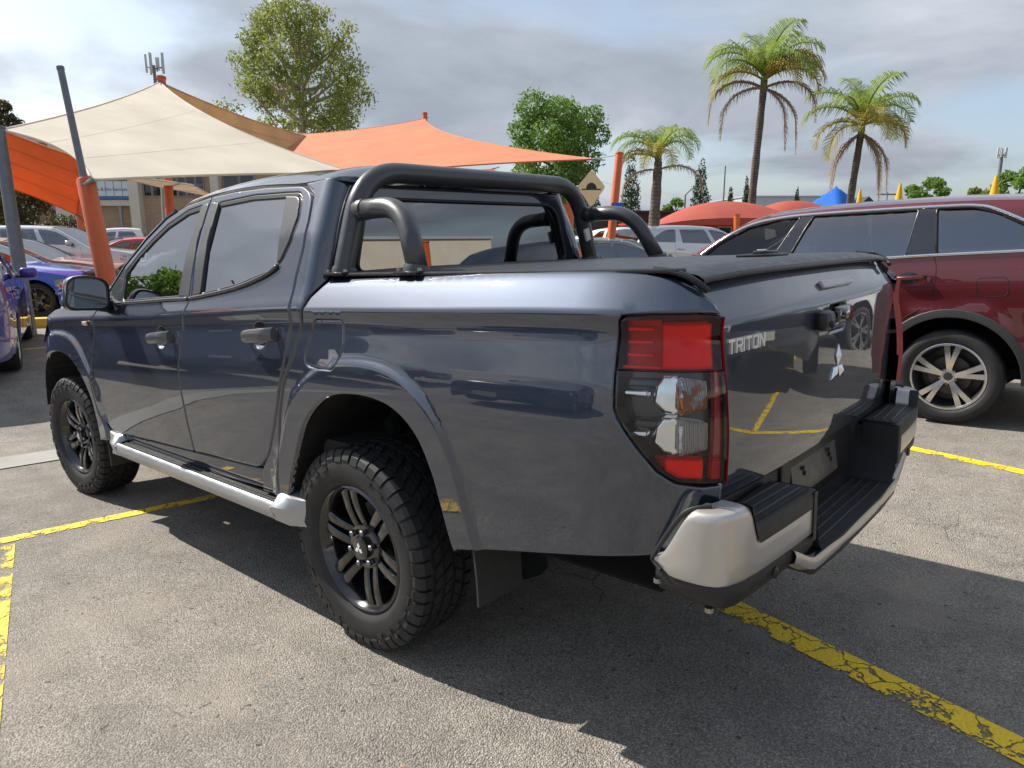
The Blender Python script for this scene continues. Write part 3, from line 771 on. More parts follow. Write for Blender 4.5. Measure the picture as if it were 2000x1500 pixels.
    # wheel-arch liners with ribs
    for (A, yc) in ((ARCH_R, -.07), (ARCH_F, 2.94)):
        lb = MB(); pts = [(p[0], p[1]) for p in A]
        vs_ = []
        for i, (y, z) in enumerate(pts):
            for x, k in ((.895, .0), (.86, .010), (.60, .02), (.48, .02)):
                rr_ = 1+k; rib = .007*(1 if (i % 2) else -1) if k > .005 else 0
                vs_.append(Vector((sg*x, yc+(y-yc)*(rr_+rib*1.4), .5+(z-.5)*(rr_+rib))))
        lb.add(vs_, [(i*4+j, i*4+j+1, i*4+5+j, i*4+4+j) for i in range(len(pts)-1) for j in range(3)])
        lb.add([Vector((sg*.48, p[0], p[1])) for p in pts]+[Vector((sg*.48, yc, .35))], [(i, i+1, len(pts)) for i in range(len(pts)-1)])
        lb.out('arch_liner', M['liner'], truck, auto=20)
    # door handles: scoop behind a strap
    for (yc, zc, par) in ((1.46, 1.108, fd), (.52, 1.165, rd)):
        hb = MB(); X = Sx(yc, zc, True); pts = []
        st = []
        for t in lin(-1, 1, 13):
            y = yc+.112*t+ (-.018); out = .034*(1-abs(t)**5)+.012; th = .0235*(1-.35*max(0, t)**2)-.004*(t > .9)
            st.append((y, X+out, zc+.006-.010*t, th, .009 if abs(t) < .85 else .016))
        v = []
        for (y, x, z, th, dp) in st:
            for (a, b) in ((-.5, 1.), (.0, 1.12), (.45, .8), (.55, 0), (.45, -.8), (0, -1.12), (-.5, -1.)):
                v.append(Vector((sg*(x+a*dp*1.6), y, z+b*th)))
        n = 7; f = [(i*n+j, i*n+(j+1) % n, (i+1)*n+(j+1) % n, (i+1)*n+j) for i in range(12) for j in range(n)]+[tuple(range(n)), tuple(12*n+j for j in range(n))]
        h_ = MB().add(v, f).out('door_handle', M['handle'], par, auto=40, fix=True)
        # dished recess behind it
        rc = MB(); yr = yc; rings = []
        for r_, dx in ((1.01, .010), (.93, .018), (.75, .030), (.5, .038), (.2, .041)):
            rings.append([Vector((sg*(Sx(yr, zc, True)-dx+.006*(r_ > .9)), yr+.062*r_*math.cos(a), zc+.002+.050*r_*math.sin(a))) for a in lin(0, 2*math.pi, 29)[:-1]])
        v = [p for r_ in rings for p in r_]; n = 28
        rc.add(v, [(i*n+j, i*n+(j+1) % n, (i+1)*n+(j+1) % n, (i+1)*n+j) for i in range(4) for j in range(n)]+[tuple(4*n+j for j in range(n))])
        rc.out('handle_recess', M['paint'], par, auto=60, fix=True)
# ---- roof, windscreen, bonnet: strips from side to side
def topstrip(name, st, mt, parent, us=None, p=4.0, u0=-1, u1=1, n=21, thick=0):
    """st: stations (y, z, half width, crown) ; crown raises the middle along the local normal"""
    us = lin(u0, u1, n); m = len(st); V = []
    for i, (y, z, w, c) in enumerate(st):
        a = st[max(i-1, 0)]; b = st[min(i+1, m-1)]; t = Vector((b[0]-a[0], b[1]-a[1])).normalized(); nn = Vector((t.y, -t.x))
        if nn.y < 0 and abs(nn.y) > .3: nn = -nn
        for u in us:
            k = c*(1-abs(u)**p); V.append(Vector((u*w, y+nn.x*k, z+nn.y*k)))
    return MB().add(V, [(i*n+j, i*n+j+1, (i+1)*n+j+1, (i+1)*n+j) for i in range(m-1) for j in range(n-1)]).out(name, mt, parent, auto=None, fix=True)
rf = []
for y in (1.60, 1.485, 1.35, 1.2, 1.05, .9, .75, .6, .48, .40, .33, .26, .20, .165, .150):
    g = pchip([.15, .26, .40, .715, .972, 1.232, 1.485, 1.684], [1.735, 1.752, 1.752, 1.772, 1.778, 1.772, 1.750, 1.700])(y)
    rear = ss(.15, .34, y)
    rf.append((y, g+.004, Sx(max(y, .3), g, True)-.001-.055*(1-ss(.13, .25, y)),   .076*max(.0, rear)**.6+.006))
topstrip('roof', rf, M['paint'], truck, p=4.5, n=33)
wsn = lin(0, 1, 12)
ws = [(1.60+.95*t, 1.700-.50*t-.01*math.sin(t*3.14)*-1, .650+.105*t, .035+.02*t) for t in wsn]
wsh = topstrip('windscreen', ws, M['glass'], truck, u0=-.93, u1=.93, p=2.2)
for (a, b) in ((-1, -.925), (.925, 1)): topstrip('windscreen_pillar', [(y, z+.003, w, c) for (y, z, w, c) in ws], M['paint'], truck, u0=a, u1=b, n=4, p=2.2)
# outer A-pillar skin between the door cut and the windscreen
for sg in (-1, 1):
    ap = MB(); A = [(2.30, 1.247), (2.225, 1.31), (2.05, 1.462), (1.87, 1.60), (1.69, 1.697), (1.60, 1.722)]
    v = []
    for i, (y, z) in enumerate(A):
        t = i/(len(A)-1); p0 = Vector((sg*Sx(y, z, True), y, z)); tt = min(1, max(0, (y-1.60)/.95)); yy = y+.11*(1-i/5)
        tt = min(1, max(0, (yy-1.60)/.95)); p2 = Vector((sg*(.650+.105*tt), yy, 1.702-.50*tt+.01*math.sin(tt*3.14)))
        mid = (p0+p2)/2+Vector((sg*.014, 0, .020)); v += [p0, p0*.6+mid*.4+Vector((sg*.004, 0, .006)), mid, p2*.6+mid*.4, p2]
    ap.add(v, [(i*5+j, i*5+j+1, i*5+6+j, i*5+5+j) for i in range(5) for j in range(4)]).out('front_pillar', M['paint'], truck, auto=None, fix=True)
bn = [(2.36, 1.235, .76, .0), (2.5, 1.24, .80, .02), (2.8, 1.225, .83, .045), (3.1, 1.195, .82, .05), (3.4, 1.14, .76, .055), (3.62, 1.06, .66, .06)]
topstrip('bonnet', bn, M['paint'], truck, p=2.5)
topstrip('front_bumper', [(3.50, .98, .74, .16), (3.56, .9, .76, .17), (3.58, .75, .78, .17), (3.56, .6, .78, .17), (3.45, .45, .76, .14)], M['paint'], truck, p=2.)
topstrip('grille', [(3.60, 1.06, .66, .13), (3.62, .95, .64, .14), (3.63, .80, .6, .14)], M['trim'], truck, p=2.)
for sg in (-1, 1):
    hl = MB().grid(lambda a, b: Vector((sg*(.885-.26*a-.03*b), 3.33+.26*a**.8-.02*b, .985+.12*b-.03*a)), lin(0, 1, 8), lin(0, 1, 5)).out('headlight', M['headlamp'], truck, auto=None)
# ---- back wall of the cab with its window
def Fback(x, z): return Vector((x, .158+.02*(z-1.4)-.012*(1-(x/.75)**2)*.0, z))
def hw_back(z): return Sx(.24, z, True)-.083
back = [(-hw_back(1.2), 1.0), (-hw_back(1.32), 1.32), (-hw_back(1.45), 1.45), (-hw_back(1.6), 1.6), (-hw_back(1.735), 1.735, .03)]
back = back+[(-p[0], *p[1:]) for p in back[::-1]]
rwo = roundpoly([(-.665, 1.40, .05), (-.585, 1.68, .09), (.585, 1.68, .09), (.665, 1.40, .05)], .06, 6)
panel('back_wall', roundpoly(back, 0), Fback, M['paint'], truck, holes=[rwo], step=.12, flip=False, bstep=.05)
rw = panel('rear_window', offset(rwo[::1 if area(rwo) > 0 else -1], .006), lambda x, z: Fback(x, z)+Vector((0, .004, 0)), M['glass_dark'], truck, step=.1, rnd=0, depth=0, flip=False)
MB().tube([Fback(a, b)+Vector((0, -.003, 0)) for a, b in resample(rwo, .04)], .008, 6, closed=True).out('window_seal', M['trim'], rw, auto=None)
# ---- cabin seen dimly through the tint
ib = MB(); ib.box((0, 1.2, .72), (1.55, 2.3, .06)); ib.box((0, .35, 1.0), (1.4, .06, .8)); ib.out('cabin_floor', M['interior'], truck, smooth=False, auto=None)
MB().rbox((0, 2.1, 1.08), (1.5, .34, .32), .06).out('dashboard', M['interior'], truck)
for (x, y) in ((-.38, 1.5), (.38, 1.5), (-.38, .62), (.38, .62)):
    sb_ = MB().rbox((x, y+.1, .92), (.5, .5, .18), .06).rbox((x, y-.18, 1.2), (.48, .14, .6), .05, Matrix.Rotation(rad(12), 3, 'X')).rbox((x, y-.25, 1.56), (.26, .09, .17), .035)
    sb_.out('seat', M['interior'], truck)
MB().tube([(.38+.18*math.cos(a), 1.86+.05*math.sin(a), 1.2+.17*math.sin(a)) for a in lin(0, 6.283, 25)[:-1]], .014, 8, closed=True).out('steering_wheel', M['trim'], truck)
# ---- tailgate
gy = pchip([.80, .86, .95, 1.05, 1.15, 1.22, 1.262, 1.28, 1.298, 1.33, 1.36, 1.38, 1.392], [-1.386, -1.394, -1.399, -1.401, -1.4025, -1.4035, -1.4035, -1.400, -1.390, -1.364, -1.339, -1.322, -1.302])
def Fgate(x, z): return Vector((x, gy(z)+.028*(abs(x)/.765)**3, z))
gate_out = roundpoly([(-.762, .822, .02), (.762, .822, .02), (.764, 1.20), (.750, 1.388, .02), (-.750, 1.388, .02), (-.764, 1.20)], .01)
hh = roundpoly([(-.075, 1.178), (.085, 1.178), (.085, 1.262), (-.075, 1.262)], .018)
GR = [lambda s, c=c: c for c in (.83, .87, .92, .97, 1.02, 1.07, 1.11, 1.14, 1.17, 1.20, 1.23, 1.25, 1.262, 1.271, 1.28, 1.289, 1.298, 1.31, 1.33, 1.345, 1.36, 1.372, 1.382)]
gate = panel('tailgate', gate_out, Fgate, M['paint'], truck, holes=[hh], rows=GR, step=.04, bstep=.03, flip=False)
hb = MB()
hb.grid(lambda a, b: Vector((.005+.078*a*(1-.12*b*b), -1.372, 1.22+.04*b)), lin(-1, 1, 9), lin(-1, 1, 5)); hb.out('handle_bowl', M['trim'], gate, auto=None)
MB().rbox((.005, -1.418, 1.232), (.135, .03, .050), .012).out('tailgate_handle', M['handle2'], gate)
MB().rbox((.005, -1.392, 1.196), (.11, .02, .026), .008).out('handle_lock_plate', M['paint'], gate)
# reversing camera pod left of the handle
cp = MB().rbox((-.155, -1.416, 1.224), (.085, .05, .062), .02).lathe([(0, .012), (-.008, .010), (-.008, 0)], 16, 'y', (-.165, -1.441, 1.216)); cp.out('camera_pod', M['trim'], gate, fix=True)
# high brake lamp, ribbed lens
bl = MB().rbox((.06, -1.3765, 1.324), (.275, .012, .026), .004, Matrix.Rotation(rad(-39), 3, 'X')); bl.out('brake_lamp', M['brakelens'], gate)
rb = MB()
for i in range(15): rb.rbox((.06-.128+.0183*i, -1.3815, 1.3282), (.009, .004, .022), .001, Matrix.Rotation(rad(-39), 3, 'X'))
rb.out('lamp_ribs', M['brakerib'], gate, smooth=False, auto=None)
# raised lettering
GL = {'T': [[(0, .8), (1, .8), (1, 1), (0, 1)], [(.4, 0), (.6, 0), (.6, .8), (.4, .8)]],
      'R': [[(0, 0), (.2, 0), (.2, 1), (0, 1)], [(.2, .82), (.8, .82), (1, .7), (1, .95), (.9, 1), (.2, 1)], [(.78, .48), (1, .55), (1, .72), (.78, .82)], [(.2, .38), (.85, .38), (1, .56), (.2, .56)], [(.45, .38), (.75, 0), (1, 0), (.7, .38)]],
      'I': [[(.0, 0), (.22, 0), (.22, 1), (.0, 1)]],
      'O': [[(0, .15), (.2, .15), (.2, .85), (0, .85)], [(.8, .15), (1, .15), (1, .85), (.8, .85)], [(.12, 0), (.88, 0), (1, .2), (0, .2)], [(0, .8), (1, .8), (.88, 1), (.12, 1)]],
      'N': [[(0, 0), (.2, 0), (.2, 1), (0, 1)], [(.8, 0), (1, 0), (1, 1), (.8, 1)], [(.2, 1), (.2, .7), (.8, 0), (.8, .3)]]}
def lettering(text, fr, size, wid, gap, d0, d1, mt, parent, name='letter'):
    x = 0
    for ch in text:
        if ch == ' ': x += wid*.6; continue
        w = wid*.24 if ch == 'I' else wid
        mb = MB()
        for k, pl in enumerate(GL[ch]): mb.prism([(x+a*(wid if ch == 'I' else w), b*size) for a, b in pl], d0, d1+.0003*k, fr)
        mb.out(name, mt, parent, smooth=False, auto=None, fix=True); x += w+gap
lettering('TRITON', lambda a, b, d: Fgate(-.732+a, 1.196+b)+Vector((0, -d, 0)), .036, .030, .0052, .0, .006, M['letter'], gate)
em = MB()
for k in range(3):       # three facetted diamonds round one point
    a = 2*math.pi*k/3; t = .036
    def q(p, r, d): return Vector((.03+p*math.cos(a)+r*math.sin(a), -1.401-d, 1.060-p*math.sin(a)+r*math.cos(a)))
    v = [q(0, 0, .003), q(-t*.58, t*1.0, .003), q(0, t*2.0, .003), q(t*.58, t, .003), q(0, t, .013), q(0, 0, -.006), q(-t*.58, t, -.006), q(0, 2*t, -.006), q(t*.58, t, -.006)]
    em.add(v, [(0, 1, 4), (1, 2, 4), (2, 3, 4), (3, 0, 4), (0, 5, 6, 1), (1, 6, 7, 2), (2, 7, 8, 3), (3, 8, 5, 0)])
em.out('emblem', M['chrome'], gate, smooth=False, auto=None, fix=True)
# ---- tail lamps: housing, inner reflectors, outer lens pieces
LB = [(SE-.004, .893), (-1.37, .890), (-1.315, .897), (-1.273, .922), (-1.227, .977), (-1.177, 1.047), (-1.168, 1.072), (-1.168, 1.175), (-1.175, 1.283), (-1.185, 1.292), (-1.25, 1.298), (-1.36, 1.300), (SE-.004, 1.293)]
LB = [(a, b) for a, b in LB]
for mi in (False, True):
    sg = 1 if mi else -1
    tl = empty('tail_lamp', parent=truck)
    def Fo(d): return lambda s, z: (lambda x, y, nx, ny: Vector((x+nx*(Sx(s, z, False)-.89+d), y+ny*(Sx(s, z, False)-.89+d), z)))(*plan(s))
    def cut(pl, z0, z1):
        o = []
        for k in range(2):
            zc, keep = ((z0, lambda z: z >= z0), (z1, lambda z: z <= z1))[k]; src = pl if k == 0 else o2; o2 = []
            for i in range(len(src)):
                a = src[i]; b = src[(i+1) % len(src)]
                if keep(a[1]): o2.append(a)
                if keep(a[1]) != keep(b[1]): t = (zc-a[1])/(b[1]-a[1]); o2.append((a[0]+(b[0]-a[0])*t, zc))
        return o2
    kw = dict(mirror=mi, step=.03, bstep=.015)
    panel('lamp_housing', offset(resample(LB[::1 if area(LB) > 0 else -1], .02), .004), Fo(-.055), M['housing'], tl, rnd=0, depth=0, **kw)
    panel('lamp_rim', LB, Fo(-.004), M['trim'], tl, holes=[offset(resample(LB[::1 if area(LB) > 0 else -1], .02), .004)], rnd=.0, depth=.05, **kw)
    LI = offset(resample(LB[::1 if area(LB) > 0 else -1], .02), .003)
    panel('upper_lens', cut(LI, 1.165, 1.31), Fo(.008), M['lens_red'], tl, rnd=.003, depth=.03, **kw)
    panel('middle_lens', cut(LI, .955, 1.165), Fo(.008), M['lens_clear'], tl, rnd=.0, depth=.03, **kw)
    panel('lower_lens', cut(LI, .88, .955), Fo(.008), M['lens_red'], tl, rnd=.003, depth=.03, **kw)
    V = []      # inboard wall of the lamp, facing the tailgate
    for z in lin(.894, 1.292, 12):
        for d in (.010, .006, .0, -.006, -.012):
            x, y, nx, ny = plan(SE-.004); o = Sx(SE, z, False)-.89+d; V.append(Vector(((x+nx*o)*(-1 if mi else 1), y+ny*o, z)))
    MB().add(V, [(i*5+j, i*5+j+1, i*5+6+j, i*5+5+j) for i in range(11) for j in range(4)]).out('lamp_wall', M['lamp_darkred'], tl, auto=40, fix=True)
    # inside
    panel('red_reflector', [(-1.275, 1.168), (-1.405, 1.168), (-1.405, 1.272), (-1.275, 1.272)], Fo(-.018), M['lamp_red'], tl, rnd=.004, depth=.03, **kw)
    panel('smoked_reflector', [(-1.178, 1.168), (-1.272, 1.168), (-1.272, 1.285), (-1.178, 1.285)], Fo(-.035), M['lamp_darkred'], tl, rnd=.002, depth=.01, **kw)
    for z in (1.262, 1.231, 1.200, 1.171): panel('light_bar', [(-1.186 if z > 1.18 else -1.175, z-.0035), (-1.252 if z > 1.18 else -1.272, z-.0035), (-1.252 if z > 1.18 else -1.272, z+.0035), (-1.186 if z > 1.18 else -1.175, z+.0035)], Fo(-.020), M['lamp_red'], tl, rnd=.001, depth=.01, **kw)
    panel('red_reflector', [(-1.285, .900), (-1.375, .900), (-1.375, .950), (-1.285, .950)], Fo(-.018), M['lamp_red'], tl, rnd=.003, depth=.03, **kw)
    panel('smoked_reflector', [(-1.225, .952), (-1.283, .905), (-1.283, .952)], Fo(-.03), M['lamp_darkred'], tl, rnd=0, depth=.01, **kw)
    panel('red_edge', [(-1.392, .90), (SE, .90), (SE, 1.165), (-1.402, 1.165), (-1.402, .90)][:4], Fo(-.012), M['lamp_darkred'], tl, rnd=.001, depth=.02, **kw)
    for z in (1.108, 1.008):
        # stepped chrome reflector and ribbed bulb lens
        ch = panel('chrome_reflector', roundpoly([(-1.262, z+.022), (-1.280, z+.046), (-1.316, z+.046), (-1.316, z-.049), (-1.283, z-.045), (-1.256, z-.020)], .004), Fo(-.014), M['chrome2'], tl, rnd=.006, depth=.04, **kw)
        panel('bulb_lens', roundpoly([(-1.318, z-.049), (-1.382, z-.032), (-1.382, z+.034), (-1.318, z+.044)], .004), Fo(-.010), M['bulb_amber'] if z > 1.05 else M['bulb'], tl, rnd=.005, depth=.04, **kw)
        panel('dark_shelf', [(-1.186 if z > 1.05 else -1.205, z+.012), (-1.272, z+.012), (-1.272, z+.038), (-1.190 if z > 1.05 else -1.208, z+.038)], Fo(-.02), M['shelf'], tl, rnd=.006, depth=.03, **kw)
        panel('chrome_strip', [(-1.182 if z > 1.05 else -1.203, z-.006), (-1.242, z-.008), (-1.242, z+.008), (-1.182 if z > 1.05 else -1.203, z+.006)], Fo(-.018), M['chrome2'], tl, rnd=.003, depth=.03, **kw)
# ---- bed cover, rails, sports bar
cv = []
for i, y in enumerate(lin(.13, -1.25, 12)): cv.append((y, 1.397, .775, .016))
cv += [(-1.285, 1.395, .775, .016), (-1.318, 1.389, .772, .014), (-1.336, 1.381, .768, .012)]
cov = topstrip('bed_cover', cv, M['cover'], truck, p=5, n=25)
topstrip('cover_lip', [(-1.330, 1.384, .775, .012), (-1.341, 1.377, .775, .012), (-1.341, 1.367, .775, .012), (-1.32, 1.362, .775, .012)], M['trim'], cov, p=5)
for sg in (-1, 1):
    MB().rbox((sg*.785, -.58, 1.400), (.045, 1.42, .012), .005).out('side_rail', M['cover'], cov)
    MB().tube(spline([(sg*.798, -1.22, 1.404), (sg*.80, -1.29, 1.394), (sg*.795, -1.335, 1.372), (sg*.78, -1.352, 1.352)], 5), .008, 8).out('corner_seal', M['trim'], cov)
lt = MB().rbox((0, -1.16, 1.417), (.17, .11, .010), .004).rbox((0, -1.17, 1.426), (.10, .05, .012), .005); lt.out('cover_latch', M['trim'], cov)
MB().rbox((-.02, -1.165, 1.4335), (.035, .02, .006), .002).out('latch_key_cover', M['chrome'], cov)
bar = empty('sports_bar', parent=truck)
yb = .082
MB().tube(fillet([(-.772, yb, 1.41), (-.765, yb, 1.44), (-.655, yb, 1.772), (.655, yb, 1.772), (.765, yb, 1.44), (.772, yb, 1.41)], .17, 10), .039, 20).out('hoop', M['bar'], bar, auto=None)
for sg in (-1, 1):
    MB().tube(fillet([(sg*.703, yb-.02, 1.628), (sg*.715, -.205, 1.628), (sg*.768, -.318, 1.41)], .13, 10), .036, 20).out('side_stay', M['bar'], bar, auto=None)
    MB().tube([(sg*.704, yb-.045, 1.628), (sg*.706, yb-.07, 1.628)], .039, 20).out('collar', M['bar'], bar)
    for y in (yb, -.318):
        MB().tube([(sg*.772, y, 1.401), (sg*.7705, y, 1.412), (sg*.768, y, 1.424)], [.047, .047, .044], 22).out('foot_collar', M['bar'], bar)
        MB().rbox((sg*.772, y, 1.4035), (.11, .12, .012), .005).out('foot_plate', M['trim'], bar)
        for dy in (-.052, .052): MB().lathe([(0, .008), (.008, .008), (.009, 0)], 6, 'z', (sg*.805, y+dy, 1.410)).out('foot_bolt', M['steel'], bar, smooth=False, auto=None, fix=True)
MB().rbox((.704, yb-.034, 1.53), (.036, .014, .062), .003, Matrix.Rotation(rad(-18), 3, 'Y')).out('maker_label', M['label'], bar)
# ---- bed tub front and tail closing
MB().box((0, .105, 1.2), (1.55, .02, .40)).box((0, -.6, .95), (1.5, 1.45, .03)).out('bed_tub', M['void'], truck, smooth=False, auto=None)
# ---- rear bumper
bp = empty('rear_bumper', parent=truck)
OUT = spline([(-.900, -1.280, 0), (-.910, -1.36, 0), (-.904, -1.42, 0), (-.880, -1.455, 0), (-.83, -1.474, 0), (-.785, -1.480, 0), (-.755, -1.483, 0), (-.6, -1.494, 0), (-.425, -1.503, 0)], 7)
ONR = []
for i in range(len(OUT)):
    t = OUT[min(i+1, len(OUT)-1)]-OUT[max(i-1, 0)]; ONR.append(Vector((-t.y, t.x, 0)).normalized())      # pointing inwards
for sg in (-1, 1):
    fl = lambda p: Vector((p.x if sg < 0 else -p.x, p.y, p.z))
    # silver corner cap: slanted front edge, softly rounded top, cut down for the step pad
    V = []; n = len(OUT); PR = ((0, .008), (.02, .002), (.06, 0), (.3, 0), (.6, 0), (.86, 0), (.92, .0015), (.96, .005), (.985, .011), (1., .021), (1.005, .034), (1.0, .075))
    for i, p in enumerate(OUT):
        d = -1.280-p.y; top = .715+.138*ss(.0, .11, d)-.092*ss(-.80, -.757, p.x); bot = .700-.028*ss(0, .05, d)+.0*d
        for (f_, ins) in PR: q = p+ONR[i]*ins; V.append(fl(Vector((q.x, q.y, bot+(top-bot)*f_))))
    m = len(PR)
    MB().add(V, [(i*m+j, i*m+j+1, (i+1)*m+j+1, (i+1)*m+j) for i in range(n-1) for j in range(m-1)]).out('corner_cap', M['alu'], bp, auto=70, fix=True)
    MB().tube([fl(v) for v in spline([(-.862, -1.41, .858), (-.893, -1.365, .846), (-.899, -1.325, .795), (-.898, -1.278, .716), (-.897, -1.276, .700), (-.903, -1.30, .684)], 5)], .006, 8).out('cap_frame', M['plastic'], bp)
    V = []; rows_ = []      # flat black band between the silver and the step pad
    for i, p in enumerate(OUT):
        if p.x < -.802: continue
        tp = .853-.092*ss(-.80, -.757, p.x); hi = max(.793, tp+.002)
        for (z, ins) in ((tp-.012, -.003), (tp+(hi-tp)*.6, -.003), (hi, .001), (hi+.003, .010), (hi+.002, .03)): q = p+ONR[i]*ins; V.append(fl(Vector((q.x, q.y, z))))
    nn_ = len(V)//5
    MB().add(V, [(i*5+j, i*5+j+1, i*5+6+j, i*5+5+j) for i in range(nn_-1) for j in range(4)]).out('pad_border', M['plastic'], bp, auto=50, fix=True)
    e = OUT[-1]; V = []
    for (dx, dy) in ((-.026, -.0035), (-.006, -.0045), (.006, -.001), (.010, .02), (.010, .12)): V += [fl(Vector((e.x+dx, e.y+dy, z))) for z in (.655, .70, .75, .785, .794)]
    MB().add(V, [(i*5+j, i*5+j+1, i*5+6+j, i*5+5+j) for i in range(4) for j in range(4)]).out('end_border', M['plastic'], bp, auto=50, fix=True)
    # apron under the cap with a parking sensor
    ap = []
    for i, p in enumerate(OUT):
        t = i/(n-1)
        for (z, ins) in ((.690, .010), (.672, .004), (.650, .006), (.622, .022), (.605, .06), (.60, .14)): q = p+ONR[i]*ins; ap.append(fl(Vector((q.x, q.y, z-.016*ss(.15, .5, t)))))
    MB().add(ap, [(i*6+j, i*6+j+1, (i+1)*6+j+1, (i+1)*6+j) for i in range(n-1) for j in range(5)]).out('apron', M['plastic'], bp, auto=50, fix=True)
    MB().lathe([(0, .016), (-.006, .016), (-.008, .012), (-.008, 0)], 20, 'y', (sg*.66, -1.483, .638)).out('parking_sensor', M['trim'], bp, fix=True)
    MB().tube([fl(Vector(v)) for v in ((-.885, -1.28, .660), (-.865, -1.40, .612))], .008, 6).out('bumper_stay', M['plastic'], bp)
    for (a, b, c) in ((-.892, -1.285, .655), (-.868, -1.41, .606)): MB().lathe([(0, .011), (-.012, .011), (-.014, 0)], 8, 'z', fl(Vector((a, b, c)))).out('bumper_bolt', M['steel'], bp, smooth=False, auto=None, fix=True)
    # step pad on the wing with three ribs
    pp_ = [(-.775, -1.37), (-.775, -1.475), (-.6, -1.487), (-.43, -1.497), (-.43, -1.37)]
    bmv = roundpoly([(a, b) for a, b in pp_], .02)
    pd = MB().prism(bmv, .69, .793, lambda a, b, d: fl(Vector((a, b, d)))); pd.prism(offset(bmv[::1 if area(bmv) > 0 else -1], .008), .792, .800, lambda a, b, d: fl(Vector((a, b, d))))
    pd.out('wing_pad', M['plastic'], bp, auto=30, fix=True)
    for k in range(3): MB().rbox(fl(Vector((-.60, -1.400-.030*k, .8015))), (.29, .008, .006), .002, Matrix.Rotation(rad(3*sg), 3, 'Z')).out('pad_rib', M['padrib'], bp)
# lower centre step between the wings
st_ = roundpoly([(-.425, -1.36), (.425, -1.36), (.425, -1.502, .01), (.2, -1.513), (-.2, -1.513), (-.425, -1.502, .01)], .02)
MB().prism(st_, .545, .598, lambda a, b, d: Vector((a, b, d))).out('centre_step', M['plastic'], bp, auto=30, fix=True)
for k in range(4): MB().rbox((0, -1.385-.029*k, .600), (.66, .008, .006), .002).out('step_rib', M['padrib'], bp)
for sg in (-1, 1):      # curved inner cheeks rising to the wings
    V = []
    for t in lin(0, 1, 8):
        for y in (-1.36, -1.42, -1.49, -1.503): V.append(Vector((sg*(.36+.062*math.sin(t*1.57)), y, .598+.185*(1-math.cos(t*1.57))**.8)))
    MB().add(V, [(i*4+j, i*4+j+1, i*4+5+j, i*4+4+j) for i in range(7) for j in range(3)]).out('wing_cheek', M['plastic'], bp, auto=50, fix=True)
V = []
for x in lin(-.56, .56, 33):
    p = Vector((x, -1.514+.012*(x/.5)**2, .578+.075*ss(.40, .60, abs(x)))); V += [p+Vector((0, .014, .020)), p+Vector((0, .002, .017)), p+Vector((0, -.004, .004)), p+Vector((0, .0, -.018)), p+Vector((0, .03, -.028))]
MB().add(V, [(i*5+j, i*5+j+1, i*5+6+j, i*5+5+j) for i in range(32) for j in range(4)]).out('step_edge_strip', M['alu'], bp, auto=50, fix=True)
MB().rbox((0, -1.335, .70), (1.68, .05, .24), .02).out('bumper_beam', M['plastic'], bp)
# number plate panel below the tailgate
pp = MB().rbox((0, -1.362, .735), (.66, .02, .19), .01); pp.out('plate_panel', M['trim'], bp)
MB().rbox((-.06, -1.375, .745), (.40, .006, .115), .003, Matrix.Rotation(rad(-8), 3, 'X')).out('plate_backing', M['plategrey'], bp)
for (x, z) in ((-.18, .77), (-.165, .75), (.05, .775), (.065, .755), (.08, .735)): MB().lathe([(0, .008), (-.004, .008), (-.004, 0)], 10, 'y', (x, -1.378, z)).out('plate_hole', M['void'], bp, fix=True)
hc = MB(); 
for (dx, dz, sx, sz) in ((-.035, 0, .008, .078), (.035, 0, .008, .078), (0, .035, .062, .008), (0, -.035, .062, .008)): hc.box((dx, -1.30, .455+dz), (sx, .22, sz))
hc.out('tow_hitch', M['trim'], bp, smooth=False, auto=None)
# ---- side steps
for sg in (-1, 1):
    stp = empty('side_step', parent=truck)
    X0, X1 = .735, .905
    def zst(y): return .470+.0*y
    MB().rbox((sg*.830, 1.30, .462), (.20, 1.70, .045), .014).out('tread_board', M['plastic'], stp)
    rbm = MB()
    for k in range(5): rbm.rbox((sg*(.785+.028*k), 1.30, .4865), (.008, 1.58, .006), .002)
    rbm.out('tread_ribs', M['cover'], stp)
    V = []
    ysn = lin(.46, 2.12, 24)
    pf = ((.930, .4885), (.939, .483), (.945, .468), (.943, .436), (.927, .414), (.88, .405))
    for y in ysn: V += [Vector((sg*a, y, b)) for a, b in pf]
    MB().add(V, [(i*6+j, i*6+j+1, i*6+7+j, i*6+6+j) for i in range(23) for j in range(5)]).out('edge_strip', M['alu2'], stp, auto=40, fix=True)
    MB().tube([(sg*.922, .47, .4895), (sg*.922, 2.11, .4895)], .0045, 6).out('edge_seam', M['trim'], stp)
    for (ya, yb_, yc_) in ((.475, .30, .20), (2.105, 2.28, 2.40)):
        V = []
        for t in (0, .03, .06, .09, .2, .4, .65, .88, 1):
            y = ya+(yc_-ya)*t; k = t**2.2
            g_ = ss(0, .08, t); pr = [(.735, .484+.035*g_), (.76, .494+.038*g_), (.86, .496+.036*g_), (.915, .493+.030*g_), (.950, .470+.010*g_), (.948, .434), (.928, .412), (.80, .405)]
            xo = .952-.13*k
            V += [Vector((sg*min(a, xo-.006*(7-j if j > 4 else 0)), y, b-.0*k)) for j, (a, b) in enumerate(pr)]
        e = MB().add(V, [(i*8+j, i*8+j+1, i*8+9+j, i*8+8+j) for i in range(8) for j in range(7)]+[tuple(8*8+j for j in range(8))]); e.out('end_cap', M['alu2'], stp, auto=45, fix=True)
    for y in (.7, 1.3, 1.95): MB().box((sg*.70, y, .455), (.16, .05, .03)).out('bracket', M['void'], stp, smooth=False, auto=None)
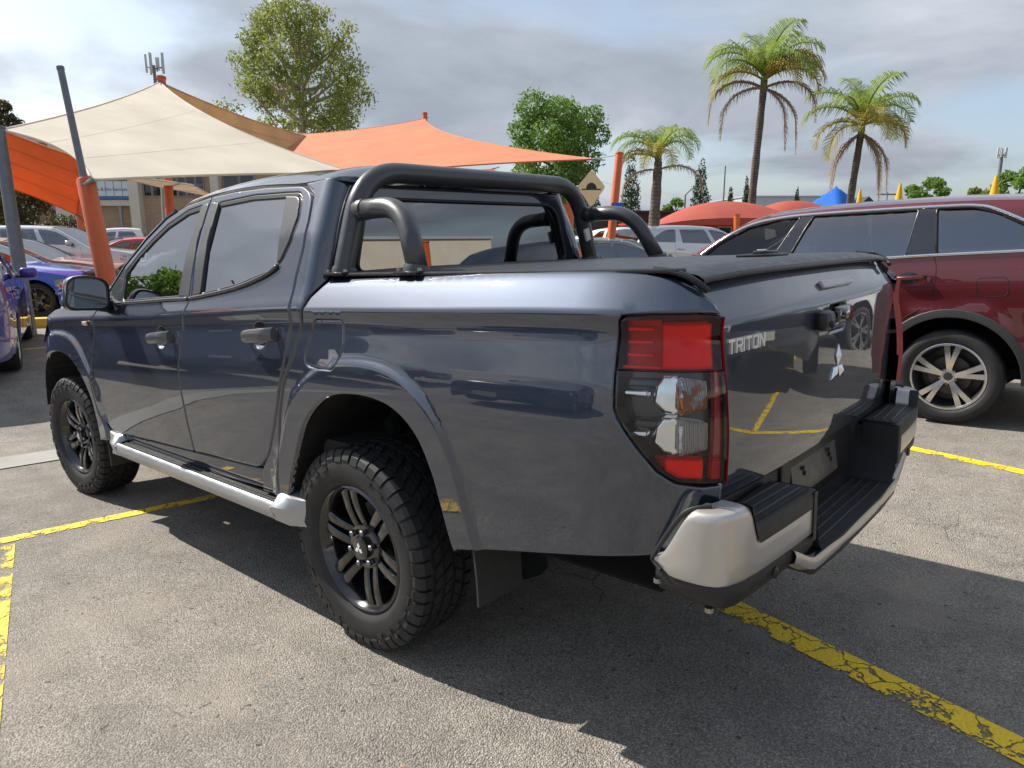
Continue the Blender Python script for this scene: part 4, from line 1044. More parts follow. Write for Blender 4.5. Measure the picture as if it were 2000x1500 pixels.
# ---- mud flaps
for sg in (-1, 1):
    for (y0, z0, x0, x1, zb) in ((-.535, .75, .635, .846, .335), (2.44, .60, .66, .895, .30)):
        V = []
        for i, t in enumerate(lin(0, 1, 10)):
            z = z0+(zb-z0)*t; y = y0-.06*t-.02*math.sin(t*3)
            xo = x1-.0*t-(.05*ss(.15, .0, t)); xi = x0+(.10*ss(.35, .0, t))
            xi = max(x0, xi); 
            V += [Vector((sg*xo, y, z)), Vector((sg*xi, y-.006, z)), Vector((sg*xi, y-.012, z)), Vector((sg*xo, y-.008, z))]
        MB().add(V, [(i*4+j, i*4+(j+1) % 4, i*4+4+(j+1) % 4, i*4+4+j) for i in range(9) for j in range(4)]+[(0, 1, 2, 3), (36, 37, 38, 39)]).out('mud_flap', M['flap'], truck, auto=50, fix=True)
# ---- door mirrors
for sg in (-1, 1):
    mr_ = empty('door_mirror', parent=truck)
    cx, cy, cz = sg*1.000, 2.055, 1.326
    sh = roundpoly([(-.115, -.080, .05), (.105, -.095, .04), (.115, .06, .05), (.02, .095, .06), (-.085, .088, .06)], .05, 6)
    V = []; n = len(sh)
    for (k, dy, dx) in ((1., -.02, 0), (1.03, .0, 0), (1.02, .03, .0), (.9, .075, .0), (.62, .115, .0), (.2, .13, 0)):
        V += [Vector((cx-sg*(a*k)*1.0, cy+dy+abs(a)*.03, cz+b*k)) for a, b in sh]
    sm = MB().add(V, [(i*n+j, i*n+(j+1) % n, (i+1)*n+(j+1) % n, (i+1)*n+j) for i in range(5) for j in range(n)]+[tuple(5*n+j for j in range(n))]).out('shell', M['paint'], mr_, auto=50, fix=True)
    V = [Vector((cx-sg*a*.99, cy-.021+abs(a)*.03, cz+b*.99)) for a, b in sh]+[Vector((cx-sg*a*.90, cy-.026+abs(a)*.03, cz+b*.88)) for a, b in sh]+[Vector((cx-sg*a*.88, cy-.012+abs(a)*.03, cz+b*.86)) for a, b in sh]
    MB().add(V, [(i*n+j, i*n+(j+1) % n, (i+1)*n+(j+1) % n, (i+1)*n+j) for i in range(2) for j in range(n)]).out('surround', M['trim'], mr_, auto=60, fix=True)
    MB().add([Vector((cx-sg*a*.885, cy-.014+abs(a)*.03, cz+b*.865)) for a, b in sh], [tuple(range(n))]).out('mirror_glass', M['mirror'], mr_, smooth=False, auto=None)
    MB().tube([(sg*.93, 2.10, 1.262), (sg*.89, 2.13, 1.255), (sg*.84, 2.16, 1.252)], [.038, .04, .045], 10).out('arm', M['plastic'], mr_)
# ---- running gear
ub = MB(); ub.box((0, 1.1, .50), (1.1, 4.4, .16)); ub.box((-.5, 1.1, .49), (.10, 4.4, .12)).box((.5, 1.1, .49), (.10, 4.4, .12)); ub.out('chassis', M['void'], truck, smooth=False, auto=None)
MB().tube([(-.72, 0, .385), (.72, 0, .385)], .055, 14).lathe([(-.14, .05), (-.08, .14), (0, .165), (.08, .14), (.14, .05)], 20).out('rear_axle', M['void'], truck, fix=True)
MB().tube([(-.35, 1.2, .40), (-.35, -.3, .36), (-.40, -.9, .42), (-.42, -1.25, .44)], .04, 10).out('exhaust', M['void'], truck)
for sg in (-1, 1):
    MB().tube(spline([(sg*.56, .65, .52), (sg*.56, .05, .36), (sg*.56, -.65, .52)], 8), .028, 6).out('leaf_spring', M['void'], truck)
    MB().tube([(sg*.62, -.08, .40), (sg*.55, .15, .80)], .035, 8).out('damper', M['void'], truck)
tw = truck_wheel('wheel'); tw.parent = truck
for i, (x, y, st) in enumerate(((-.765, 0, 0), (-.765, 3.0, 4), (.765, 0, 180), (.765, 3.0, 184))):
    w_ = tw if i == 0 else copy_tree(tw, truck)
    w_.location = (x, y, .386); w_.rotation_euler = (rad([0, 24, 40, 10][i]), 0, rad(st))
    w_.rotation_mode = 'ZYX' if 0 else 'XYZ'
# window sticker-free plate etc. end of truck
# ================================================================ other vehicles
M['sticker'] = mat('yellow_sticker', (.85, .6, .02), .5)
M['plate'] = mat('plain_plate', (.62, .6, .5), .4)
def arch(yc, r, zb, zc, n=18):
    """front-to-back points over a wheel arch"""
    a0 = math.asin(max(-1, min(1, (zb-zc)/r))); return [(yc+r*math.cos(a), zc+r*math.sin(a)) for a in lin(a0, math.pi-a0, n)]
SPEC = {
 'suv': dict(W=.955, H=1.74, belt=[(-1.1, 1.325), (.1, 1.305), (.5, 1.275), (1.4, 1.235), (2.4, 1.17), (3.8, .98)], wb=2.79, R=.376, ar=.47, sill=.36, cl=True,
   top=[(3.66, .26, 'front_bumper', .14), (3.74, .42, 0, .16), (3.74, .62, 'grille', .16), (3.68, .90, 0, .16), (3.60, 1.0, 'bonnet', .10), (3.3, 1.08, 0, .05), (2.8, 1.155, 0, .03), (2.50, 1.19, 'windscreen', .05), (2.1, 1.42, 0, .07), (1.72, 1.625, 0, .07), (1.52, 1.675, 'roof', .06), (1.1, 1.705, 0, .06), (.6, 1.715, 0, .06), (.1, 1.71, 0, .06), (-.36, 1.69, 0, .06), (-.66, 1.655, 0, .055), (-.78, 1.62, 'rear_window', .06), (-.9, 1.42, 0, .08), (-1.0, 1.16, 'tailgate', .10), (-1.05, .9, 0, .11), (-1.06, .72, 'rear_bumper', .12), (-1.07, .5, 0, .12), (-1.0, .3, 0, .1)],
   win=[[(2.16, 1.262, .01), (1.44, 1.285, .01), (1.24, 1.645, .01), (1.42, 1.635), (1.68, 1.583, .02), (1.95, 1.44)], [(1.27, 1.288, .01), (1.11, 1.652, .01), (.31, 1.650, .01), (.355, 1.315, .01)], [(.125, 1.328, .01), (.165, 1.652, .01), (-.07, 1.645), (-.22, 1.60, .05), (-.52, 1.435, .02), (-.57, 1.36, .02), (-.50, 1.342, .02)]],
   cut=[[(2.30, 1.2), (2.36, .9), (2.25, .48)], [(1.35, 1.27), (1.36, .9), (1.33, .44)], [(.15, 1.31), (.125, 1.19), (.138, 1.0), (.17, .93), (.35, .80), (.45, .62), (.5, .46)]],
   handle=[(1.52, 1.10), (.31, 1.14)], mirror=(2.10, 1.27), wheel='alloy'),
 'sedan': dict(W=.93, H=1.45, belt=[(-1.1, 1.0), (.2, .985), (1.2, .95), (2.4, .90), (3.8, .76)], wb=2.88, R=.335, ar=.385, sill=.26, cl=False,
   top=[(3.62, .2, 'front_bumper', .2), (3.74, .36, 0, .22), (3.74, .52, 'grille', .22), (3.66, .66, 0, .22), (3.55, .74, 'bonnet', .14), (3.2, .83, 0, .06), (2.6, .92, 0, .04), (2.22, .955, 'windscreen', .06), (1.8, 1.14, 0, .09), (1.38, 1.33, 0, .08), (1.2, 1.375, 'roof', .06), (.85, 1.405, 0, .06), (.45, 1.40, 0, .06), (.1, 1.355, 0, .06), (-.05, 1.325, 'rear_window', .06), (-.4, 1.18, 0, .08), (-.68, 1.055, 'boot_lid', .05), (-1.0, 1.03, 0, .05), (-1.1, 1.0, 0, .07), (-1.16, .82, 0, .1), (-1.18, .6, 'rear_bumper', .12), (-1.16, .4, 0, .12), (-1.05, .24, 0, .1)],
   win=[[(1.95, .985, .01), (1.18, 1.005, .01), (1.02, 1.335, .01), (1.22, 1.318), (1.5, 1.22), (1.8, 1.065)], [(1.10, 1.008, .01), (.95, 1.338, .01), (.42, 1.345), (.15, 1.30, .03), (-.30, 1.09, .03), (-.22, 1.045, .02)]],
   cut=[[(2.1, .95), (2.15, .7), (2.05, .36)], [(1.14, 1.0), (1.15, .7), (1.1, .34)], [(.22, 1.02), (.22, .85), (.4, .55), (.5, .36)]],
   handle=[(1.33, .86), (.38, .88)], mirror=(1.86, .995), wheel='alloy'),
 'ute': dict(W=.92, H=1.78, belt=[(-1.1, 1.16), (1.2, 1.18), (2.4, 1.12), (3.8, .98)], wb=3.1, R=.375, ar=.45, sill=.42, cl=False,
   top=[(3.80, .34, 'front_bumper', .14), (3.88, .5, 0, .16), (3.88, .7, 'grille', .16), (3.84, .94, 0, .15), (3.76, 1.02, 'bonnet', .08), (3.3, 1.10, 0, .05), (2.75, 1.14, 0, .03), (2.5, 1.17, 'windscreen', .05), (2.15, 1.40, 0, .07), (1.85, 1.63, 0, .07), (1.68, 1.70, 'roof', .06), (1.3, 1.735, 0, .06), (.9, 1.74, 0, .06), (.55, 1.715, 0, .06), (.42, 1.68, 'rear_window', .04), (.34, 1.40, 0, .04), (.30, 1.2, 'bed_cover', .03), (-.4, 1.19, 0, .03), (-1.02, 1.18, 0, .03), (-1.12, 1.12, 'tailgate', .04), (-1.15, .8, 0, .05), (-1.17, .68, 'rear_bumper', .06), (-1.16, .45, 0, .06)],
   win=[[(2.12, 1.21, .01), (1.42, 1.235, .01), (1.34, 1.63, .01), (1.5, 1.62), (1.72, 1.575, .02), (1.95, 1.40)], [(1.30, 1.238, .01), (1.23, 1.635, .01), (.72, 1.63, .02), (.58, 1.40, .02), (.62, 1.26, .02)]],
   cut=[[(2.32, 1.15), (2.36, .9), (2.25, .52)], [(1.36, 1.22), (1.37, .9), (1.34, .5)], [(.5, 1.22), (.5, 1.0), (.62, .56)]],
   handle=[(1.55, 1.04), (.7, 1.06)], mirror=(2.12, 1.26), wheel='alloy')}
lowc = pchip([-1.0, -.8, -.62, -.45, -.28, -.15, -.06, 0], [-.10, -.055, -.02, -.004, 0, -.008, -.022, -.03])
CARW = {}
PROTO = {}
def car(name, label, kind, pm, loc, heading, tilt=False, group=None, detail=False):
    """builds one car of each kind, later ones are copies in their own paint"""
    if detail or kind not in PROTO:
        r = build_car(name, label, kind, pm, loc, heading, tilt, group, detail)
        if not detail: PROTO[kind] = (r, pm)
        return r
    p, pm0 = PROTO[kind]; r = copy_tree(p); r.name = name
    r.location = loc; r.rotation_euler = (0, 0, rad(-heading)); tag(r, label, 'car' if kind != 'ute' else 'pickup truck', group)
    def repaint(o):
        for sl in o.material_slots:
            if sl.material == pm0: sl.link = 'OBJECT'; sl.material = pm
        for c in o.children: repaint(c)
    repaint(r); return r
def build_car(name, label, kind, pm, loc, heading, tilt=False, group=None, detail=False, glassm='glass_dark', lamps=True, wheelcopy=True, simple=False):
    """heading in degrees clockwise from +y; loc = ground point under the middle of the rear axle"""
    sp = SPEC[kind]; W0 = sp['W']; bf = pchip([b[0] for b in sp['belt']], [b[1] for b in sp['belt']])
    if tilt:
        root = empty(name); root.matrix_world = TILT.to_4x4() @ Matrix.Translation(loc) @ Matrix.Rotation(rad(-heading), 4, 'Z')
    else: root = empty(name, loc, rad(-heading))
    tag(root, label, 'car' if kind != 'ute' else 'pickup truck', group)
    y_r = sp['top'][-1][0]-.05; y_f = sp['top'][0][0]+.08
    def S(y, z):
        c = z-bf(y); e = .20*max(0, (y-2.9)/(y_f-2.9))**2.2+.15*max(0, (-.55-y)/(-.55-y_r))**2.2
        base = W0-e+(lowc(c) if c <= 0 else -.03-.10*min(c, .05)-.36*max(0, c-.05)-.35*max(0, c-.33))
        for yc in (0, sp['wb']):
            d = math.hypot(y-yc, z-sp['R'])
            if d < sp['ar']+.16 and c < -.05: base += .018*(1-ss(sp['ar']+.04, sp['ar']+.15, d))
        return base
    def F(s, z): return Vector((-S(s, z), s, z))
    top = sp['top']
    dn = []
    for i in range(len(top)): dn.append((top[i][0], top[i][1]))
    sm = [(p.x, p.y) for p in spline([(a, b) for a, b in dn], 4)]
    zb = sp['sill']
    out = sm[:]+[(-.62, zb-.02)]+[p for p in arch(0, sp['ar'], zb, sp['R'])[::-1]]+[(.6, zb-.01), (sp['wb']-.6, zb-.01)]+[p for p in arch(sp['wb'], sp['ar'], zb, sp['R'])[::-1]]
    rows = [lambda s, c=c: bf(s)+c for c in (-.9, -.8, -.7, -.6, -.5, -.4, -.3, -.22, -.15, -.1, -.06, -.03, 0, .03, .06, .1, .16, .22, .28, .34, .4)]
    st = .07 if detail else .16
    for mi in (False, True):
        if simple and mi != (simple == 'R'): pass
        sd = panel('body_side', out, F, pm, root, holes=[offset(resample(roundpoly(w, .01), .05)[::1 if area([q[:2] for q in w]) > 0 else -1], -.012) for w in sp['win']], rows=rows, step=st, bstep=.035 if detail else .06, rnd=.003, depth=.02, mirror=mi)
        sg = 1 if mi else -1
        for w in sp['win']:
            wo = resample(roundpoly(w, .01), .05); wo = wo[::1 if area(wo) > 0 else -1]
            panel('side_window', offset(wo, -.010), lambda s, z: F(s, z)+Vector((.012, 0, 0)), M[glassm if not (detail and w is sp['win'][0]) else 'glass_clear'], sd, step=.15, bstep=.06, rnd=0, depth=0, mirror=mi)
            if detail: MB().tube([Vector((p.x*(-1 if mi else 1), p.y, p.z)) for p in [F(a, b)+Vector((.004, 0, 0)) for a, b in offset(wo, -.010)]], .010, 6, closed=True).out('window_seal', M['trim'], sd, auto=None)
        if detail:
            # chrome frame along the belt and over the windows, black pillars
            def ln(pts, r, mt, nm):
                v = [F(a, b)+Vector((-.004, 0, 0)) for a, b in [(p.x, p.y) for p in spline(pts, 6)]]
                MB().tube([Vector((p.x*(-1 if mi else 1), p.y, p.z)) for p in v], r, 8).out(nm, mt, sd, auto=None)
            ln([(2.20, 1.245), (1.4, 1.268), (.7, 1.288), (.13, 1.312), (-.40, 1.328), (-.56, 1.335)], .0125, M['chrome3'], 'belt_chrome')
            ln([(2.22, 1.27), (1.96, 1.465), (1.69, 1.607), (1.42, 1.66), (1.1, 1.677), (.6, 1.680), (.16, 1.677), (-.08, 1.668), (-.24, 1.62), (-.55, 1.45), (-.60, 1.37), (-.56, 1.335)], .0125, M['chrome3'], 'window_chrome')
            for pl in ([(1.43, 1.275), (1.225, 1.66), (1.125, 1.664), (1.285, 1.278)], [(.345, 1.30), (.298, 1.664), (.178, 1.664), (.138, 1.315)]):
                panel('pillar_trim', pl, lambda s, z: F(s, z)+Vector((-.005, 0, 0)), M['pillar3'], sd, step=.05, bstep=.05, rnd=.001, depth=.006, mirror=mi)
            # grey cladding round the arches and along the sill
            for yc in (0, sp['wb']):
                a = arch(yc, sp['ar']-.004, zb-.02, sp['R'], 22); b = arch(yc, sp['ar']+.050, zb-.02, sp['R']+.010, 22)
                panel('arch_cladding', a+b[::-1], lambda s, z: F(s, z)+Vector((-.008, 0, 0)), M['clad'], sd, step=.3, bstep=.04, rnd=.004, depth=.02, mirror=mi)
            panel('sill_cladding', [(.50, zb-.03), (2.28, zb-.03), (2.28, zb+.13), (.46, zb+.13)], lambda s, z: F(s, z)+Vector((-.008, 0, 0)), M['clad'], sd, step=.3, rnd=.004, depth=.02, mirror=mi)
            fl = roundpoly([(-.14, 1.135), (-.34, 1.142), (-.35, 1.005), (-.155, .995)], .04)
            MB().tube([Vector((p.x*(-1 if mi else 1), p.y, p.z)) for p in [F(a, b)+Vector((.0015, 0, 0)) for a, b in fl]], .003, 5, closed=True).out('fuel_flap_seam', M['seam'], sd, auto=None)
        for c_ in sp['cut']:
            v = [F(p.x, p.y)+Vector((.0015, 0, 0)) for p in spline(c_, 5)]
            MB().tube([Vector((p.x*(-1 if mi else 1), p.y, p.z)) for p in v], .0035, 5).out('door_seam', M['seam'], sd, auto=None)
        for (hy, hz) in sp['handle']:
            x = S(hy, hz)
            MB().tube([(sg*(x+.004), hy+.11, hz-.006), (sg*(x+.030), hy+.08, hz-.003), (sg*(x+.036), hy, hz), (sg*(x+.030), hy-.09, hz+.006), (sg*(x+.004), hy-.12, hz+.008)], [.012, .017, .018, .017, .012], 8).out('door_handle', pm, sd, auto=None)
            if detail: MB().add([Vector((sg*(S(hy+.07*math.cos(a), hz+.045*math.sin(a))+.002), hy+.07*math.cos(a), hz+.045*math.sin(a))) for a in lin(0, 6.2832, 21)[:-1]], [tuple(range(20))]).out('handle_recess', M['recess'], sd, smooth=False, auto=None)  # flat disc, its dark colour stands in for shade in the recess
        my, mz = sp['mirror']; mx = S(my, mz)
        MB().rbox((sg*(mx+.13), my-.02, mz+.03), (.20, .11, .14), .045, seg=3).out('door_mirror', pm, root)
        MB().box((sg*(mx+.03), my, mz-.02), (.10, .05, .03)).out('mirror_arm', M['trim'], root, smooth=False, auto=None)
        # lamps
        if lamps:
            zf = [b for a, b, t, c in top if t == 'grille' or t == 0][2]
            gz_ = [(a, b) for a, b, t, c in top if t == 'bonnet'][0]
            MB().grid(lambda a, b: Vector((sg*(S(gz_[0]-.05-.30*(1-a), gz_[1]-.09)+.004-.20*a*a-.02*a), gz_[0]+.05*a-.32*(1-a)+.07*math.sin(a*1.57), gz_[1]-.15+.13*b+.01*a)), lin(0, 1, 7), lin(0, 1, 4)).out('headlight', M['headlamp'], root, auto=None)
            tz = {'suv': 1.05, 'sedan': .90, 'ute': .95}[kind]; yr = min(a for a, b, t, c in top)
            MB().grid(lambda a, b: Vector((sg*(S(yr+.20*(1-a)+.06, tz)+.006-.22*a*a), yr+.26*(1-a)-.03*a+.03, tz-.08+.17*b)), lin(0, 1, 7), lin(0, 1, 4)).out('tail_light', M['lamp_red'], root, auto=None)
        for yc in (0, sp['wb']):
            lb = MB(); a = arch(yc, sp['ar']+.005, zb-.03, sp['R'], 16); V = []
            for (y, z) in a: V += [Vector((sg*(S(y, z)-.01), y, z)), Vector((sg*.451, y, z))]
            lb.add(V, [(2*i, 2*i+1, 2*i+3, 2*i+2) for i in range(15)]+[tuple(2*i+1 for i in range(16))])
            lb.out('arch_liner', M['liner'], root, auto=None)
    # strips across the top
    cur = None; segs = []
    n = len(top)
    ft = []
    for i in range(n-1):
        a, b = top[i], top[i+1]
        pts = spline([(t[0], t[1], t[3]) for t in top], 4)
    for i in range(n):
        if top[i][2]: segs.append((top[i][2], i))
    segs.append(('end', n-1))
    for k in range(len(segs)-1):
        nm, i0 = segs[k]; i1 = segs[k+1][1]; ps = pts[i0*4:i1*4+1]
        stn = [(p.x, p.y, S(p.x, p.y)-.001, p.z) for p in ps]
        mt = {'windscreen': M['glass' if not detail else 'glass_clear'], 'rear_window': M['glass_dark'], 'grille': M['trim'], 'bed_cover': M['cover']}.get(nm, pm)
        topstrip(nm, stn, mt, root, p=2.6 if nm in ('windscreen', 'rear_window') else 3.0 if nm != 'roof' else 4, n=15)
        if nm in ('windscreen', 'rear_window'):
            for (a, b) in ((-1, -.93), (.93, 1)): topstrip('pillar', [(y, z+.004, w, c) for y, z, w, c in stn], pm, root, u0=a, u1=b, n=3, p=2.6)
    MB().box((0, sp['wb']/2-.05, zb+.02), (1.2, sp['wb']+1.2, .08)).out('underbody', M['void'], root, smooth=False, auto=None)
    H = bf(1)
    inn = M['beige'] if detail else M['interior']
    if kind != 'ute' or True:
        for (x, y) in ((-.37, 1.35), (.37, 1.35), (-.37, .45), (.37, .45)):
            MB().rbox((x, y, H-.30), (.48, .5, .16), .05).rbox((x, y-.24, H-.02), (.46, .13, .55), .05, Matrix.Rotation(rad(12), 3, 'X')).rbox((x, y-.30, H+.30), (.24, .08, .15), .03).out('seat', inn, root)
        MB().rbox((0, 2.05, H-.12), (1.5, .4, .2), .06).out('dashboard', M['interior'], root)
        MB().box((0, 1.0, H-.42), (1.5, 2.6, .04)).out('cabin_floor', M['interior'], root, smooth=False, auto=None)
    zpl = {'suv': .62, 'sedan': .48, 'ute': .62}[kind]; yfm = max(a+c for a, b, t, c in top); yrm = min(a-c for a, b, t, c in top)
    MB().box((0, yfm+.012, zpl-.06), (.37, .012, .12)).out('number_plate', M['plate'], root, smooth=False, auto=None); MB().box((0, yrm-.008, zpl+.2), (.37, .012, .12)).out('number_plate', M['plate'], root, smooth=False, auto=None)
    # wheels
    key = (sp['wheel'], sp['R'], detail)
    for i, (sg, y) in enumerate(((-1, 0), (-1, sp['wb']), (1, 0), (1, sp['wb']))):
        if key not in CARW:
            CARW[key] = alloy_wheel('wheel', sp['R'], .258 if sp['R'] > .36 else .235, .24, 5, tread=False); w_ = CARW[key]; w_.parent = root
        else: w_ = copy_tree(CARW[key], root)
        w_.matrix_parent_inverse = Matrix.Identity(4)
        w_.location = (sg*(W0-.125), y, sp['R']); w_.rotation_euler = (rad(17*i+5), 0, 0 if sg < 0 else math.pi)
    return root
M['chrome3'] = mat('bright_moulding', (.75, .77, .79), .14, 1.); M['pillar3'] = mat('gloss_black_pillar', (.02, .021, .025), .14, coat=.8)
M['clad'] = wear('grey_cladding', (.045, .046, .05), .5, .12, 8, .1, 300); M['seam'] = mat('panel_gap', (.006, .006, .006), .8)
suv = car('red_suv', 'dark red station wagon parked on the far side of the pickup', 'suv', M['red'], (4.89, -1.02, 0), 0, tilt=True, detail=True)
p_ = at(38, 722, 8.26)
car('purple_sedan', 'violet blue sedan at the left edge, seen from behind', 'sedan', M['purple'], (-.95, 7.80, 0), 17)
bl_ = car('race_sedan', 'bright blue sedan with a star logo on its front wing, behind the yellow kerb', 'sedan', M['blue'], (.25, 15.84, .0), 135)
mp = [('silver_wagon', 'silver wagon with dark windows in front of the building fence', 'suv', 'silver', (15, 470), 19.5, 133),
      ('sail_tint_wagon', 'wagon painted with an orange sail reflection, behind the grey pole at the left edge', 'suv', 'sail_tint', (-190, 480), 21, 122),
      ('sail_tint_sedan', 'low sedan painted with an orange sail reflection, just behind the bright blue car', 'sedan', 'sail_tint', (-75, 480), 16.6, 128),
      ('white_ute', 'small white pickup truck beside the leaning orange post', 'ute', 'white', (300, 480), 30, 290),
      ('red_sedan', 'bright red sedan peeking out beside the leaning orange post', 'sedan', 'redflat', (330, 490), 21, 285),
      ('white_sedan', 'white sedan behind the sports bar, left of the thin sign pole', 'sedan', 'white', (1120, 480), 31, 195),
      ('white_hatch', 'white car with a yellow windscreen sticker framed by the right sports bar leg', 'suv', 'white', (1215, 500), 25, 205),
      ('dark_sedan', 'dark grey sedan roof just above the pickup bed cover', 'sedan', 'grey', (1110, 500), 15.5, 150),
      ('pearl_wagon', 'pale silver wagon between the short palm and the red car', 'suv', 'silver', (1275, 500), 20, 118),
      ('white_wagon_far', 'far white sedan under the red shade canopy', 'sedan', 'white', (1330, 480), 34, 140)]
for (nm, lb, kd, pm, (px, py), d, hd) in mp:
    q = at(px, py, d); nm = nm.replace('_far', '')
    c_ = car(nm, lb, kd, M[pm], (q.x, q.y, hgt(q.x, q.y)), hd, group='cars parked across the lot')
    if 'sticker' in lb: MB().box((-.25, 2.13, 1.49), (.42, .012, .16), Matrix.Rotation(rad(55), 3, 'X')).out('windscreen_sticker', M['sticker'], c_, smooth=False, auto=None)
# cars behind the photographer, seen mirrored in the tailgate and doors
for (nm, lb, kd, pm, x, y, hd) in (('grey_wagon', 'grey wagon mirrored in the tailgate left of the handle', 'suv', 'grey', 7.2, -5.0, 292),
        ('white_wagon', 'white wagon mirrored in the tailgate right of the handle', 'suv', 'white', 9.6, -1.0, 205),
        ('white_van', 'white pickup mirrored in the tailgate behind the handle', 'ute', 'white', 9.0, -9.0, 250),
        ('blue_wagon', 'blue wagon mirrored in the front door', 'suv', 'navy', -3.5, 8.0, 17),
        ('navy_wagon', 'dark grey wagon mirrored in the rear door', 'suv', 'grey', -6.3, 8.9, 17),
        ('maroon_sedan', 'dark red sedan mirrored in the rear door', 'sedan', 'red', -9.1, 9.8, 17),
        ('black_sedan', 'black sedan mirrored in the bed side', 'sedan', 'black', -9.6, 4.2, 97)):
    car(nm, lb, kd, M[pm], (x, y, hgt(x, y)), hd, group='cars mirrored in the pickup paint')
def black_wheels(o):
    for sl in o.material_slots:
        if sl.material == M['machined']: sl.link = 'OBJECT'; sl.material = M['rimblack']
    for c in o.children: black_wheels(c)
black_wheels(bl_)
W1 = SPEC['sedan']['W']-.008
M['starred'] = mat('logo_red', (.6, .02, .02), .4); M['starteal'] = mat('logo_teal', (.02, .30, .34), .4)
sp5 = lambda r0, r1, n=5: [((r0 if i % 2 == 0 else r1)*math.sin(math.pi*i/n), (r0 if i % 2 == 0 else r1)*math.cos(math.pi*i/n)) for i in range(2*n)]
MB().prism(sp5(.085, .036), .0, .004, lambda a, b, d: Vector((W1+d, 3.34-a*-1*1.0, .60+b))).out('star_logo', M['white_print'], bl_, smooth=False, auto=None, fix=True)
MB().prism(sp5(.060, .026), .004, .006, lambda a, b, d: Vector((W1+d, 3.34+a, .60+b))).out('star_logo', M['starred'], bl_, smooth=False, auto=None, fix=True)
# yellow sticker in the white car's windscreen and star badge on the blue wing
# ================================================================ surroundings
R_ = BW.col[0].copy(); U_ = Vector((0, 0, 1)); V_ = Vector((-BW.col[2].x, -BW.col[2].y, 0)).normalized()      # image right, up, level view axis
M['orange'] = wear('orange_post_paint', (.55, .10, .018), .42, .10, 5, coat=.2)
M['galv'] = wear('grey_steel', (.16, .165, .175), .5, .12, 8, metal=.5)
M['green_post'] = wear('pale_green_paint', (.24, .31, .24), .6, .1, 6)
def fabric(name, col, trans=.35):
    m = mat(name, col, .8); t = NT(m); co = t.co()
    w = t.ramp(t.noise(co, .9, 5, .55), [(.3, .9), (.7, 1.08)]); c = t.mix(1., col, w, 'MULTIPLY'); t.base(c)
    t.bump(t.noise(co, 120, 2, .5), .12, .01)
    tl = t.n('BsdfTranslucent'); t.l(c, tl.inputs[0]); mx = t.n('MixShader'); mx.inputs[0].default_value = trans
    t.l(t.b.outputs[0], mx.inputs[1]); t.l(tl.outputs[0], mx.inputs[2]); t.l(mx.outputs[0], t.N['Material Output'].inputs[0]); return m
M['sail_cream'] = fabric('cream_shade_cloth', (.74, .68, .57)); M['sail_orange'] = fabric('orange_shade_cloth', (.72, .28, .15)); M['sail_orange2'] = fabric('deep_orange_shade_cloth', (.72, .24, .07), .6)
M['sail_shaded'] = fabric('shaded_back_cloth', (.55, .42, .25), .5); M['canopy_red'] = fabric('red_canopy_cloth', (.40, .085, .06), .2); M['canopy_blue'] = fabric('blue_tent_cloth', (.01, .13, .55), .25)  # the tan cloth colour holds the shading of the sail's back
M['umbrella'] = fabric('yellow_umbrella_cloth', (.75, .45, .02), .2)
def gnd_of(p): return hgt(p.x, p.y)
def post(name, label, a, b, r0, r1, mt, cat='post', group=None, square=False, sleeve=None, toground=True):
    """round post from b (top) down through a to the ground"""
    a = Vector(a); b = Vector(b); d = (a-b)
    if toground: b2 = b+d*((b.z-gnd_of(a)+.15)/(b.z-a.z)); a = b2
    root = empty(name, (a.x, a.y, a.z)); tag(root, label, cat, group)
    q = b-a
    MB().tube([Vector((0, 0, 0)), q*.5, q], [r0, (r0+r1)/2, r1], 14).out('shaft', mt, root, auto=40)
    MB().tube([q*.995, q*1.004], [r1*1.12, r1*1.12], 14).out('cap', mt, root, auto=30)
    MB().tube([Vector((0, 0, .14)), Vector((0, 0, .17))], r0*1.8, 12).out('base_plate', M['galv'], root, auto=30)
    if sleeve:
        f0, f1, rs, sm = sleeve
        MB().tube([q*f0, q*(f0+.004), q*((f0+f1)/2), q*(f1-.004), q*f1], [rs*.9, rs, rs, rs, rs*.88], 18).out('sleeve', sm, root, auto=40)
    return root
# leaning orange sleeve with a bare steel pole out of its top
b = at(118, 133, 10.0); a = at(163, 345, 10.0)
pb = post('shade_post', 'leaning post with a thick orange sleeve and bare grey steel top', at(207, 550, 10.0), b, .055, .046, M['galv'], sleeve=None)
pa = Vector(pb.location); tp = at(167, 350, 10.0); bt = at(222, 610, 10.0)
o = MB().tube([tp-pa+(bt-tp)*t for t in (1.35, 1.0, .5, .012, 0)], [.128, .128, .124, .120, .108], 24).out('sleeve', M['orange'], pb, auto=40)
post('shade_post', 'bare grey leaning pole at the left edge of the picture', at(30, 470, 11.), at(-3, 250, 11.), .105, .085, M['galv'])
post('shade_post', 'tall orange post carrying the peak of the cream sail', at(331, 400, 19.), at(315, 152, 19.), .125, .11, M['orange'])
post('shade_post', 'thin orange post behind the leaning sleeve', at(158, 440, 23.), at(148, 365, 23.), .11, .10, M['orange'])
post('street_pole', 'pale green pole beside the tall orange post', at(321, 410, 21.), at(316, 300, 21.), .075, .07, M['green_post'], 'pole')
post('shade_post', 'slender orange post right of the speed hump sign', at(1190, 500, 16.), at(1210, 300, 16.), .105, .085, M['orange'])
o = post('shade_post', 'short orange post with a thick lower sleeve behind the sports bar', at(1108, 440, 19.), at(1112, 358, 19.), .065, .06, M['orange'])
q = at(1112, 358, 19.)-Vector(o.location); MB().tube([q*t for t in (.02, .5, .80, .805)], [.165, .165, .162, .14], 18).out('sleeve', M['orange'], o)
post('shade_post', 'slender orange post at the peak of the orange sail', at(831, 300, 27.), at(830, 222, 27.), .10, .09, M['orange'])
